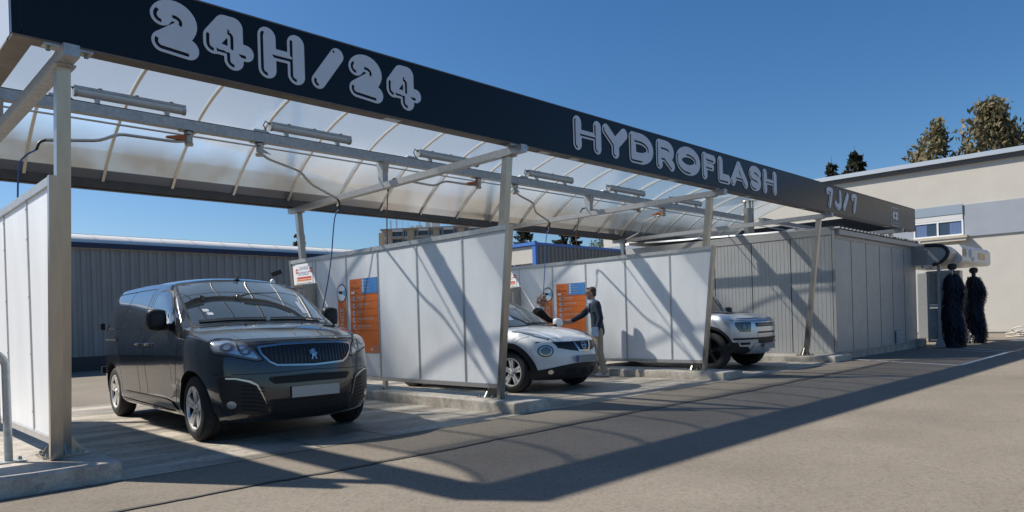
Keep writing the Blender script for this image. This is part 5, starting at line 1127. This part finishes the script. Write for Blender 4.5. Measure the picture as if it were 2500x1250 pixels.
def boom(px, pts, lab, hose, hl, tagged, z0=3.729):
    """swinging arm: pivot under the beam, cranked tube, hose hanging from its tip; pts relative to the pivot"""
    t = thing('boom_arm', lab, 'boom', (px, 9.40, z0), group='swivelling wash arms hanging from the canopy beam'); p0 = Vector((px, 9.40, z0))
    MB().box(px-.11, px+.11, 9.32, 9.48, z0-.010, z0-.001).build('mounting_plate', M_galv, t)
    m = MB(); m.lathe([(0, 0), (.06, -.012), (.062, -.04), (.045, -.06), (.045, -.14), (.055, -.15), (.05, -.18), (0, -.185)], (px, 9.40, z0-.01), n=16); m.build('pivot', M_inox, t, smooth=.6)
    P = [p0 + Vector(q) for q in pts]; S = []
    for i, q in enumerate(P):          # soften the cranks
        if 0 < i < len(P)-1:
            a, b = (P[i-1]-q), (P[i+1]-q); k = min(.07, a.length*.4, b.length*.4); S += [q + a.normalized()*k, q + (a.normalized()+b.normalized())*k*.28, q + b.normalized()*k]
        else: S.append(q)
    MB().tube(S, .019, 8).build('arm_tube', M_inox, t, smooth=1.2)
    d = (P[1]-P[0]); d.z = 0; d.normalize(); s = Vector((-d.y, d.x, 0))
    if tagged:
        m = MB(); q0 = P[0] + d*.02; m.add([q0+Vector((0, 0, .075))+s*.022, q0+Vector((0, 0, -.01))+s*.022, q0+d*.27+Vector((0, 0, -.012))+s*.022, q0+d*.27+Vector((0, 0, .012))+s*.022, q0+Vector((0, 0, .075))-s*.022, q0+Vector((0, 0, -.01))-s*.022, q0+d*.27+Vector((0, 0, -.012))-s*.022, q0+d*.27+Vector((0, 0, .012))-s*.022], [(0, 1, 2, 3), (7, 6, 5, 4), (0, 3, 7, 4), (3, 2, 6, 7)]); m.build('name_tag', mat('tag_orange', (.42, .12, .04), .5), t)
    else:
        m = MB(); q0 = P[0] + d*.02; m.add([q0+Vector((0, 0, .07))+s*.004, q0+s*.004, q0+d*.2+s*.004, q0+Vector((0, 0, .07))-s*.004, q0-s*.004, q0+d*.2-s*.004], [(0, 1, 2), (5, 4, 3)]); m.build('gusset', M_inox, t)
    tip = P[-1]; h = [tip] + [tip + Vector(q) for q in hl[0]]
    MB().tube(spline_v(h, 10), .015, 7).build('hose_collar', M_sblack, t, smooth=2)
    h2 = [h[-1]] + [Vector(q) for q in hl[1]]
    MB().tube(spline_v(h2, 26), .0095, 6).build('hose', hose, t, smooth=2)
def spline_v(p, n): return [Vector(q) for q in spline([tuple(x) for x in p], n)]
boom(3.60, [(0, 0, -.13), (-.16, -.02, -.17), (-.85, -.10, -.20), (-1.06, -.13, -.32), (-1.62, -.22, -.42)], 'wash arm with orange tag swung left, nearest the left post', M_hoseblue, ([(-.06, -.01, -.04), (-.09, -.01, -.12)], [(1.74, 9.22, 3.0), (1.72, 9.25, 2.2), (1.76, 9.2, 1.6), (1.70, 9.3, .9)]), True)
boom(4.54, [(0, 0, -.13), (.14, .05, -.20), (.72, .22, -.27), (.95, .32, -.42), (1.52, .55, -.54)], 'wash arm reaching right over the dark van with a blue hose', M_hoseblue, ([(.05, .02, -.05), (.07, .03, -.16)], [(6.10, 10.10, 2.9), (6.12, 10.3, 2.2), (6.10, 10.5, 1.6), (6.20, 10.95, 1.05)]), False)
boom(8.60, [(0, 0, -.13), (-.16, -.01, -.15), (-.70, .10, -.12), (-.88, .14, -.22), (-1.62, .28, -.16)], 'wash arm with orange tag and brown hose left of the second post', M_hosebrown, ([(-.06, .01, -.06), (-.12, .02, -.22)], [(6.86, 9.75, 2.85), (6.85, 9.75, 2.0), (6.86, 9.8, 1.2)]), True)
boom(9.53, [(0, 0, -.13), (.14, .05, -.19), (.66, .18, -.26), (.86, .30, -.42), (1.46, .50, -.52)], 'wash arm with bright blue hose right of the second post', mat('bright_blue_hose', (.05, .16, .50), .45), ([(.05, .02, -.05), (.07, .03, -.16)], [(11.02, 10.0, 2.9), (11.10, 10.15, 2.2), (11.30, 10.4, 1.6), (11.45, 10.5, 1.2)]), False)
boom(13.50, [(0, 0, -.13), (-.16, -.01, -.15), (-.70, .10, -.14), (-.88, .14, -.24), (-1.62, .30, -.20)], 'wash arm with orange tag above the silver off-roader', M_hosebrown, ([(-.06, .01, -.06), (-.12, .02, -.22)], [(11.75, 9.8, 2.85), (11.95, 9.85, 2.0), (12.0, 9.9, 1.2)]), True)
boom(14.51, [(0, 0, -.13), (-.02, .16, -.18), (.05, .62, -.26), (.05, .74, -.50), (.08, 1.15, -.62)], 'short wash arm pointing back, right of the third bay', M_cable, ([(.01, .04, -.05), (.01, .06, -.18)], [(14.6, 10.62, 2.6), (14.6, 10.62, 1.8), (14.6, 10.65, 1.2)]), True)

# ================================================================= signs and machines on the partitions
def wall_plane(xf):
    """returns helpers that draw on a partition face x=xf looking towards +x; y runs to the left in view"""
    def rect(name, y0, y1, z0, z1, d, m, parent, t=.004): return MB().box(xf-d-t, xf-d, min(y0, y1), max(y0, y1), z0, z1).build(name, m, parent)
    def shape(name, f, y0, y1, z0, z1, d, m, parent, step=.01):
        V, F = fill(lambda Y, Z: f(-Y, Z), -max(y0, y1), -min(y0, y1), z0, z1, step); mb = MB(); mb.add([(xf-d, -p[0], p[1]) for p in V], F); return mb.build(name, m, parent)
    def txt(name, s, size, y, z, d, m, parent, align='LEFT', sx=1.0): return text_on(name, s, size, (xf-d, y, z), (0, -1, 0), (0, 0, 1), m, parent, align, sx)
    return rect, shape, txt
def price_board(xf, y1, z1, label):
    R, S, T = wall_plane(xf); t = thing('price_board', label, 'sign', (xf, y1-.4, z1-1.2), group='orange price boards on the partitions')
    y0 = y1-.80; z0 = z1-1.20; R('board', y0, y1, z0, z1, .001, M_orange, t, .006)
    R('blue_panel', y0, y1-.345, z1-.25, z1-.001, .0075, M_sblue, t, .002)
    for i, zz in enumerate((.055, .11, .165, .215)):
        S('icon_ring', lambda Y, Z: np.abs(np.hypot(Y-(y1-.395), Z-(z1-zz+.015))-.016)-.008, y1-.43, y1-.36, z1-zz-.02, z1-zz+.05, .0105, M_swhite, t, .005)
        T('small_text', ['Mousse', 'Haute pression', 'Brosse douce', 'Pieces ou jetons'][i], .028, y1-.43, z1-zz+.005, .0105, M_stext, t)
    T('price_title', 'TARIF', .06, y1-.07, z1-.075, .008, mat('title_red', (.60, .11, .02), .5), t); T('price_text', '2\u20ac', .075, y1-.03, z1-.175, .008, M_sblack, t); T('price_text', '3min00', .058, y1-.125, z1-.172, .008, M_sblack, t, sx=.95)
    S('jeton_mark', lambda Y, Z: rrect(Y, Z, y1-.09, z1-.222, .05, .018, .012), y1-.16, y1-.02, z1-.25, z1-.2, .008, M_swhite, t); T('price_text', 'jeton', .035, y1-.16, z1-.232, .008, M_sblack, t)
    rows = ['PRELAVAGE', 'LAVAGE BROSSE', 'RINCAGE', 'CIRE DE PROTECTION', 'ULTRA BRILLANCE']
    for i, w in enumerate(rows):
        zc = z1-.318-.117*i; R('divider', y0+.006, y1-.006, zc+.056, zc+.060, .0075, mat('divider_brown', (.25, .05, .01), .5), t, .0015); T('row_text', w, .047, y1-.215, zc-.004, .009, M_stext, t, sx=1.0); T('row_small_text', ['eau chaude et detergent', 'mousse active', 'eau claire', 'cire', 'eau demineralisee sans trace'][i], .02, y1-.215, zc-.028, .009, M_stext, t)
        S('drop_icon', lambda Y, Z: np.minimum(np.hypot((Y-(y1-.115))*1.2, Z-zc)-.038, sd_line(Y, Z, [(y1-.12, zc-.03), (y1-.155, zc-.038)])-.008), y1-.2, y1-.05, zc-.05, zc+.05, .009, mat('icon_pale', (.42, .55, .66), .4), t, .008)
        S('drop_shade', lambda Y, Z: np.hypot((Y-(y1-.128))*1.6, Z-zc+.004)-.022, y1-.2, y1-.05, zc-.05, zc+.05, .0105, M_sblue, t, .008)
    R('divider', y0+.006, y1-.006, z1-.847, z1-.843, .0075, mat('divider_brown', (.25, .05, .01), .5), t, .0015)
    S('footer_icon', lambda Y, Z: sd_poly(Y, Z, [(y0+.23, z0+.03), (y0+.16, z0+.03), (y0+.195, z0+.10)]), y0+.14, y0+.25, z0+.02, z0+.11, .009, M_stext, t, .008)
    S('footer_frame', lambda Y, Z: np.abs(rrect(Y, Z, y0+.075, z0+.065, .06, .045, .02))-.003, y0, y0+.15, z0+.01, z0+.12, .009, M_stext, t, .005); T('footer_text', 'INTERDIT', .024, y0+.128, z0+.07, .009, M_stext, t); T('footer_text', 'AU FEU', .024, y0+.12, z0+.04, .009, M_stext, t)
    return t
def lance_plate(xf, yc, z1, label):
    R, S, T = wall_plane(xf); t = thing('lance_plate', label, 'sign', (xf, yc, z1-1.0), group='orange lance plates on the partitions')
    R('plate', yc-.125, yc+.125, z1-1.05, z1-.17, .001, M_orange, t, .006); S('ring', lambda Y, Z: np.hypot(Y-yc, Z-(z1-.15))-.152, yc-.17, yc+.17, z1-.32, z1+.02, .0085, M_sblack, t)
    S('disc', lambda Y, Z: np.hypot(Y-yc, Z-(z1-.15))-.135, yc-.17, yc+.17, z1-.32, z1+.02, .010, M_swhite, t)
    S('gun_icon', lambda Y, Z: np.minimum(sd_line(Y, Z, [(yc+.05, z1-.14), (yc-.01, z1-.14)])-.026, sd_line(Y, Z, [(yc+.10, z1-.125), (yc+.03, z1-.135)])-.012), yc-.12, yc+.13, z1-.2, z1-.08, .0115, M_sblack, t)
    S('spray_icon', lambda Y, Z: np.maximum(sd_poly(Y, Z, [(yc-.03, z1-.13), (yc-.13, z1-.07), (yc-.13, z1-.22), (yc-.03, z1-.165)]), np.hypot(Y-yc, Z-(z1-.15))-.13), yc-.14, yc, z1-.25, z1-.05, .0115, mat('spray_blue', (.16, .42, .72), .4), t)
    text_on('lance_text', 'LANCE', .155, (xf-.009, yc-.05, z1-.88), (0, 0, 1), (0, 1, 0), M_stext, t, 'LEFT', 1.0)
def notice(xf, y1, z1, label):
    R, S, T = wall_plane(xf); t = thing('notice_sign', label, 'sign', (xf, y1-.35, z1-.9), group='white prohibition notices on the partitions')
    R('sheet', y1-.62, y1, z1-.95, z1, .001, M_swhite, t, .004); T('title', 'LAVAGE', .098, y1-.31, z1-.115, .006, M_snavy, t, 'CENTER', .95); T('title', 'INTERDIT', .098, y1-.31, z1-.215, .006, M_snavy, t, 'CENTER', .95)
    R('red_band', y1-.58, y1-.06, z1-.275, z1-.24, .0055, M_sred, t, .001); R('red_band', y1-.58, y1-.06, z1-.315, z1-.285, .0055, mat('band_orange', (.6, .2, .05), .5), t, .001)
    for yy in (y1-.06, y1-.56):
        S('no_entry', lambda Y, Z: np.maximum(np.hypot(Y-yy, Z-(z1-.13))-.048, -rrect(Y, Z, yy, z1-.13, .034, .010, .002)), yy-.06, yy+.06, z1-.19, z1-.07, .006, M_sred, t, .006)
    for i, w in enumerate(['AUX VEHICULES TOUT TERRAIN', 'QUADS, MOTOS, TRACTEURS', 'SONT INTERDITS', 'AUX ENGINS AGRICOLES', 'AINSI QUE LE', 'NETTOYAGE DE MATERIEL', 'A L INTERIEUR DES', 'PISTES DE LAVAGE']): T('line_text', w, .038, y1-.31, z1-.37-.062*i, .006, M_sblack if i % 2 == 0 else M_snavy, t, 'CENTER')
def terminal(xf, y0, y1, z0, z1, label):
    t = thing('payment_terminal', label, 'terminal', (xf-.15, (y0+y1)/2, z0), group='steel payment terminals on the partitions'); d = .24
    m = MB(); m.prism([(xf-.001, z0), (xf-.001, z1+.03), (xf-d-.03, z1), (xf-d-.03, z1-.03), (xf-d, z1-.045), (xf-d, z0)], lambda p: (p[0], y0, p[1]), lambda p: (p[0], y1, p[1])); m.build('housing', M_inox, t)
    MB().box(xf-d-.006, xf-d-.001, y0+.05, y1-.05, z0+.06, z1-.08).build('face', mat('terminal_face', (.09, .10, .11), .35), t)
    MB().box(xf-d-.010, xf-d-.0065, y0+.10, y1-.12, z0+.30, z1-.13).build('screen', mat('terminal_screen', (.03, .04, .05), .15), t)
    k = MB().box(xf-d-.012, xf-d-.0065, y0+.10, y1-.12, z0+.10, z0+.28).build('keypad', mat('keypad_blue', (.05, .22, .60), .35), t)
    for i in range(3):
        for j in range(4): MB().box(xf-d-.016, xf-d-.0125, y0+.115+i*.055, y0+.150+i*.055, z0+.115+j*.042, z0+.142+j*.042).build('key', M_swhite, k)
for (xb, nm) in ((XB[1], 'behind the dark van'), (XB[2], 'behind the two men')):
    xf = xb-.097-.0255
    price_board(xf, 10.27, 1.925, 'orange and blue price board on the partition '+nm)
    lance_plate(xf, 10.525, 1.865, 'orange lance plate with round white icon on the partition '+nm)
    notice(xf, 12.10, 2.315, 'white washing prohibited notice at the rear of the partition '+nm)
    terminal(xf, 11.36, 11.79, 1.29, 1.91, 'steel payment terminal with blue keypad on the partition '+nm)

# ================================================================= crowd barrier at the left edge
t = thing('steel_barrier', 'galvanised tube barrier with grey panel at the left edge', 'barrier', (1.1, 7.0, HK)); bx = 1.20
m = MB(); pts = [(bx, 6.98, HK+.01), (bx, 6.98, .92)] + [(bx-.16+.16*math.cos(a), 6.98-.0*math.sin(a), .92+.14*math.sin(a)) for a in np.linspace(.2, math.pi/2, 6)] + [(bx-.9, 6.98, 1.06)]
m.tube(pts, .030, 12); m.build('tube', M_galv, t, smooth=1)
MB().box(bx-.9, bx-.045, 6.965, 6.995, .47, .955).build('panel', mat('barrier_panel', (.30, .32, .34), .5, .4, var=.15), t)
f = MB(); f.box(bx-.11, bx+.11, 6.90, 7.06, HK+.001, HK+.012)
for sx in (-1, 1): bolt(f, bx+sx*.075, 6.98, HK+.012)
f.build('foot_plate', M_galv, t)
# floodlight on a pole behind the van
t = thing('floodlight_pole', 'small floodlight and camera on a pole behind the van roof', 'floodlight', (7.9, 16, 0))
MB().tube([(7.88, 16, 0), (7.88, 16, 2.28)], .03, 8).build('pole', M_galv, t, smooth=1); m = MB(); m.beam((7.86, 15.95, 2.42), (8.06, 15.85, 2.50), .14, .10); m.build('lamp_head', M_sblack, t); m = MB(); ellipsoid(m, (7.88, 15.95, 2.26), (.06, .06, .07)); m.build('camera_dome', M_swhite, t, smooth=2)
# ================================================================= two men shaking hands
def capsule(mb, a, b, ra, rb, n=12, sq=(1, 1)):
    """closed tapered capsule from a to b; sq scales the cross-section along (f, l)"""
    a, b = Vector(a), Vector(b); d = b-a; L = d.length; d = d/L if L > 1e-6 else Vector((0, 0, 1)); u = Vector((1, 0, 0)) if abs(d.x) < .8 else Vector((0, 1, 0)); v = d.cross(u).normalized(); u = v.cross(d).normalized()
    rings = []
    for k in range(5): t = -math.pi/2 + k*math.pi/8; rings.append((a + d*ra*math.sin(t)*1.0, ra*math.cos(t)))
    for k in range(5): t = k*math.pi/8; rings.append((b + d*rb*math.sin(t), rb*math.cos(t)))
    vs = []; 
    for c, r in rings:
        for k in range(n):
            an = 2*math.pi*k/n; o = u*math.cos(an)*max(r, .0008)*sq[0] + v*math.sin(an)*max(r, .0008)*sq[1]; vs.append(c+o)
    R = len(rings); fs = [(i*n+k, i*n+(k+1) % n, (i+1)*n+(k+1) % n, (i+1)*n+k) for i in range(R-1) for k in range(n)] + [tuple(range(n))[::-1], tuple((R-1)*n+k for k in range(n))]
    mb.add(vs, fs)
def blend(mb, name, m, parent, vox=.011, smooth=4, local=True):
    """fuse the pieces of mb into one continuous skin"""
    o = mb.build(name, m, parent, local=local, fix=False)
    md = o.modifiers.new('fuse', 'REMESH'); md.mode = 'VOXEL'; md.voxel_size = vox; md.use_smooth_shade = True
    ms = o.modifiers.new('soft', 'SMOOTH'); ms.factor = .5; ms.iterations = smooth
    dg = bpy.context.evaluated_depsgraph_get(); dg.update(); me = bpy.data.meshes.new_from_object(o.evaluated_get(dg)); o.modifiers.clear(); o.data = me; me.name = name
    me.polygons.foreach_set('use_smooth', [True]*len(me.polygons)); return o
def hand(mb, wrist, tip_dir, palm_n, spread=1.0, curl=.5):
    """palm with four fingers and a thumb; tip_dir along the hand, palm_n out of the palm"""
    w = Vector(wrist); d = Vector(tip_dir).normalized(); n = Vector(palm_n); n = (n - d*n.dot(d)).normalized(); s = d.cross(n)
    capsule(mb, w + d*.02 + s*.022, w + d*.085 + s*.026, .021, .018); capsule(mb, w + d*.02 - s*.022, w + d*.085 - s*.026, .021, .018); capsule(mb, w, w + d*.08, .024, .02)
    for i, (off, L) in enumerate(((-.033, .062), (-.011, .078), (.011, .074), (.033, .056))):
        p0 = w + d*.085 + s*off*spread; p1 = p0 + d*L*.45 + n*.012*curl; p2 = p1 + (d*(1-curl*.6) + n*curl*.9).normalized()*L*.32; p3 = p2 + (d*(1-curl) + n*curl*1.3).normalized()*L*.26
        capsule(mb, p0, p1, .0105, .0095, 8); capsule(mb, p1, p2, .0095, .009, 8); capsule(mb, p2, p3, .009, .0075, 8)
    t0 = w + d*.025 - s*.03; t1 = t0 + (d*.6 - s*.75).normalized()*.042 + n*.012; t2 = t1 + (d*.9 - s*.2 + n*.3).normalized()*.035; capsule(mb, t0, t1, .015, .012, 8); capsule(mb, t1, t2, .012, .009, 8)
def head_of(mb, c, yaw_l=0.0, tilt=0.0):
    """skull, jaw, nose, ears and lips around the head centre c (face towards +f)"""
    c = Vector(c); R = Matrix.Rotation(yaw_l, 3, 'Z') @ Matrix.Rotation(tilt, 3, 'Y'); P = lambda x, y, z: c + R @ Vector((x, y, z))
    def ell_(x, y, z, rx, ry, rz): 
        t = MB(); ellipsoid(t, (0, 0, 0), (rx, ry, rz), 16, 10); mb.add([P(x+v[0], y+v[1], z+v[2]) for v in t.v], t.f)
    ell_(-.010, 0, .030, .098, .076, .095); ell_(.030, 0, -.040, .066, .060, .075); ell_(.055, 0, -.085, .034, .036, .030); ell_(-.02, 0, -.03, .07, .066, .08)
    capsule(mb, P(.088, 0, .015), P(.108, 0, -.022), .008, .015, 8); ell_(.094, 0, -.030, .012, .018, .010); ell_(.085, 0, .030, .016, .055, .012); ell_(.080, 0, -.058, .012, .024, .006); ell_(.078, 0, -.072, .012, .020, .007)
    for s in (-1, 1): ell_(-.012, s*.076, -.012, .020, .010, .033); ell_(.060, s*.038, -.025, .026, .022, .025)
    return P
M_skin = mat('skin', (0.50, 0.27, 0.18), .5, spec=.4, var=.12, vscale=30, world_space=False); M_hairb = mat('hair_brown', (0.055, 0.035, 0.022), .6, var=.4, vscale=60, world_space=False); M_hairg = mat('hair_grey', (0.22, 0.20, 0.18), .6, var=.45, vscale=60, world_space=False)
M_jack = mat('jacket_blue_grey', (0.030, 0.042, 0.062), .8, spec=.2, var=.15, vscale=25, bump=.15, bscale=50, world_space=False); M_shirt = mat('shirt_pale_blue', (0.36, 0.50, 0.72), .7, world_space=False); M_chino = mat('chino', (0.34, 0.29, 0.22), .8, var=.15, vscale=14, bump=.2, bscale=25, world_space=False)
M_shoe = mat('shoe_pale', (0.55, 0.53, 0.50), .6); M_sole = mat('shoe_sole', (.45, .16, .06), .7); M_sweat = mat('sweater_black', (0.012, 0.011, 0.011), .85, spec=.2, world_space=False); M_jean = mat('jeans', (.03, .04, .07), .8); M_collar = mat('collar_white', (.68, .68, .66), .7); M_eye = mat('eye_dark', (.01, .008, .008), .3)
def facing(F): return math.atan2(F[1], F[0])
def man(label, loc, F, J, spec):
    t = thing('person', label, 'person', (loc[0], loc[1], loc[2]), facing(F), group=None); b = MB()
    V_ = lambda k: Vector(J[k])
    # continuous body
    capsule(b, V_('pelvis'), V_('waist'), .115, .105, sq=(.85, 1.2)); capsule(b, V_('waist'), V_('chest'), .105, .125, sq=(.8, 1.25)); capsule(b, V_('chest'), V_('neck')-Vector((0, 0, .06)), .125, .08, sq=(.75, 1.3)); capsule(b, V_('neck')-Vector((0, 0, .04)), V_('head')-Vector((.01, 0, .06)), .060, .056)
    for s in 'LR':
        capsule(b, V_(s+'sho'), V_(s+'elb'), .050, .040); capsule(b, V_(s+'elb'), V_(s+'wri'), .040, .027); capsule(b, V_('chest')+Vector((0, 0, .05)), V_(s+'sho'), .075, .052)
        capsule(b, V_(s+'hip'), V_(s+'kne'), .082, .055); capsule(b, V_(s+'kne'), V_(s+'ank'), .054, .036); capsule(b, V_(s+'ank'), V_(s+'toe'), .036, .030)
        hand(b, V_(s+'wri'), *J[s+'hand'])
    P = head_of(b, V_('head'), spec.get('yaw', 0), spec.get('tilt', 0)); blend(b, 'body', M_skin, t, .0085, 3)
    for s in (-1, 1): m = MB(); ellipsoid(m, P(.076, s*.033, .012), (.008, .013, .007), 10, 6); m.build('eye', M_eye, t, smooth=2, local=True)
    # hair
    h = MB(); 
    for x, y, z, rx, ry, rz in spec['hair']: q = MB(); ellipsoid(q, (0, 0, 0), (rx, ry, rz), 14, 8); h.add([P(x+v[0], y+v[1], z+v[2]) for v in q.v], q.f)
    blend(h, 'hair', spec['m_hair'], t, .009, 2)
    # trousers
    p = MB(); capsule(p, V_('pelvis')-Vector((0, 0, .03)), V_('waist')-Vector((0, 0, .02)), .130, .118, sq=(.9, 1.2))
    for s in 'LR': capsule(p, V_(s+'hip'), V_(s+'kne'), .100, .074); capsule(p, V_(s+'kne'), V_(s+'ank')+Vector((0, 0, .03)), .072, .062); capsule(p, V_(s+'ank')+Vector((.0, 0, .05)), V_(s+'ank')+Vector((.01, 0, .0)), .064, .064)
    blend(p, 'trousers', spec['m_leg'], t, .012, 3)
    for s in 'LR':
        sh = MB(); a, o = V_(s+'ank'), V_(s+'toe'); g = Vector((a.x-.05, a.y, .035)); capsule(sh, g, Vector((o.x-.02, o.y, .040)), .042, .038, sq=(1, 1)); capsule(sh, Vector((a.x, a.y, .06)), Vector((o.x-.06, o.y, .05)), .046, .036)
        so = blend(sh, 'shoe', M_shoe, t, .009, 2); MB().bbox(a.x-.095, o.x+.02, a.y-.043, a.y+.043, .000, .014, .005).build('sole', M_sole, so, local=True)
    # upper garment
    j = MB(); k = spec['bulk']
    capsule(j, V_('chest')+Vector((0, 0, .06)), V_('waist'), .150*k, .138*k, sq=(.82, 1.22)); capsule(j, V_('waist'), Vector(spec['hem']), .138*k, .150*k, sq=(.88, 1.15)); capsule(j, V_('neck')-Vector((.01, 0, .075)), V_('chest'), .085, .150*k, sq=(.8, 1.3))
    for s in 'LR':
        capsule(j, V_('neck')-Vector((.01, 0, .07)), V_(s+'sho'), .070, .074*k); capsule(j, V_(s+'sho'), V_(s+'elb'), .076*k, .062*k); cuff = V_(s+'elb').lerp(V_(s+'wri'), spec['cuff'])
        capsule(j, V_(s+'elb'), cuff, .062*k, .048*k)
    up_ = blend(j, spec['top_name'], spec['m_top'], t, .011, 4)
    c = MB(); nk = V_('neck'); c.lathe([(.068, -.035), (.075, .0), (.070, .030), (.064, .032)], (nk.x+.004, nk.y, nk.z+.008), n=18); c.build('collar', spec['m_collar'], t, smooth=1, local=True)
    return t, V_, P
sj = dict(pelvis=(0, 0, .94), waist=(.0, 0, 1.09), chest=(.02, 0, 1.30), neck=(.055, 0, 1.485), head=(.105, 0, 1.645),
    Lsho=(-.01, .185, 1.43), Lelb=(-.075, .245, 1.15), Lwri=(.00, .255, .915), Rsho=(.07, -.17, 1.42), Relb=(.30, -.20, 1.22), Rwri=(.50, -.09, 1.115),
    Lhip=(-.02, .095, .90), Lkne=(-.04, .105, .49), Lank=(-.12, .11, .085), Ltoe=(.05, .12, .04), Rhip=(.02, -.095, .90), Rkne=(.10, -.105, .49), Rank=(.06, -.11, .085), Rtoe=(.22, -.115, .04), Lhand=((.15, 0, -1), (0, -1, 0), 1.0, .55), Rhand=((1, .12, -.25), (.1, 1, .1), 1.0, .45))
suit = dict(hair=[(-.035, 0, .050, .088, .080, .088), (-.055, 0, -.010, .058, .076, .070), (.030, 0, .105, .050, .055, .022)], m_hair=M_hairb, m_leg=M_chino, m_top=M_jack, m_collar=M_shirt, bulk=1.0, hem=(-.02, 0, .90), cuff=.90, top_name='jacket', tilt=.10)
t, Vj, Ph = man('man in blue-grey jacket and beige trousers standing right of the white crossover, shaking hands', (11.13, 8.82, .010), (-.6, .8), sj, suit)
m = MB()                                # shirt front between the lapels and the tie-less opening
V2, F2 = fill(lambda X, Z: sd_poly(X, Z, [(-.045, 1.475), (.045, 1.475), (.030, 1.30), (.012, 1.12), (-.012, 1.12), (-.030, 1.30)]), -.06, .06, 1.1, 1.49, .012)
m.add([(.150 + .02*math.cos((p[1]-1.3)*4) - abs(p[0])*.35, p[0], p[1]) for p in V2], F2); m.build('shirt_front', M_shirt, t, smooth=3, local=True)
for s in (-1, 1):
    m = MB(); m.add([(.150, s*.05, 1.47), (.168, s*.035, 1.34), (.172, s*.02, 1.18), (.155, s*.085, 1.33), (.120, s*.09, 1.43)], [(0, 1, 2, 3, 4)]); m.build('lapel', M_jack, t, local=True)
MB().box(-.05, .03, .268, .273, 1.02, 1.035).build('pocket_flap', mat('pocket_dark', (.012, .018, .028), .8), t, local=True)
pp = MB(); pp.box(-.03, .10, .305, .311, .80, .985); tag(pp.build('paper_folder', mat('paper_blue_white', (.55, .66, .80), .5, var=.4, vscale=20)), 'white and blue papers held low by the man in the jacket', 'papers')
bpy.data.objects['paper_folder'].matrix_basis = world_of(t)
gl_ = MB()
for s in (-1, 1): gl_.tube([Ph(.088, s*.012, .012), Ph(.09, s*.035, .024), Ph(.082, s*.058, .012), Ph(.088, s*.035, -.006), Ph(.088, s*.012, .012)], .0022, 5); gl_.tube([Ph(.082, s*.058, .014), Ph(.02, s*.078, .012), Ph(-.015, s*.080, .008)], .0022, 5)
gl_.build('glasses', M_eye, t, local=True)
bj = dict(pelvis=(-.02, 0, .90), waist=(-.01, 0, 1.03), chest=(.03, 0, 1.21), neck=(.085, 0, 1.385), head=(.125, -.01, 1.535),
    Lsho=(.0, .175, 1.31), Lelb=(-.10, .23, 1.06), Lwri=(.02, .22, .86), Rsho=(.10, -.17, 1.31), Relb=(.26, -.20, 1.15), Rwri=(.43, -.06, 1.105),
    Lhip=(-.03, .09, .86), Lkne=(-.02, .10, .46), Lank=(-.06, .10, .085), Ltoe=(.10, .11, .04), Rhip=(.0, -.09, .86), Rkne=(.06, -.10, .46), Rank=(.06, -.10, .085), Rtoe=(.22, -.105, .04), Lhand=((.1, 0, -1), (0, -1, 0), 1.0, .55), Rhand=((1, .15, -.1), (0, 1, .1), 1.0, .45))
elder = dict(hair=[(-.035, 0, .045, .086, .079, .088), (-.06, 0, -.015, .052, .075, .070), (.035, 0, .100, .048, .052, .022)], m_hair=M_hairg, m_leg=M_jean, m_top=M_sweat, m_collar=M_collar, bulk=.95, hem=(-.03, 0, .86), cuff=.45, top_name='sweater', tilt=.18, yaw=-.35)
t2, _, P2 = man('grey-haired man in black sweater behind the white crossover bonnet, shaking hands', (10.35, 9.73, .010), (.6, -.8), bj, elder)
w = MB(); w.lathe([(.030, -.012), (.036, -.010), (.036, .010), (.030, .012)], (.41, -.07, 1.107), axis='X', n=14); w.build('wrist_watch', M_eye, t2, local=True)
gl_ = MB()
for s in (-1, 1): gl_.tube([P2(.09, s*.035, .024), P2(.082, s*.058, .012), P2(.088, s*.035, -.006), P2(.088, s*.012, .012), P2(.09, s*.035, .024)], .0022, 5); gl_.tube([P2(.082, s*.058, .014), P2(.02, s*.078, .012), P2(-.015, s*.080, .008)], .0022, 5)
gl_.build('glasses', M_eye, t2, local=True)
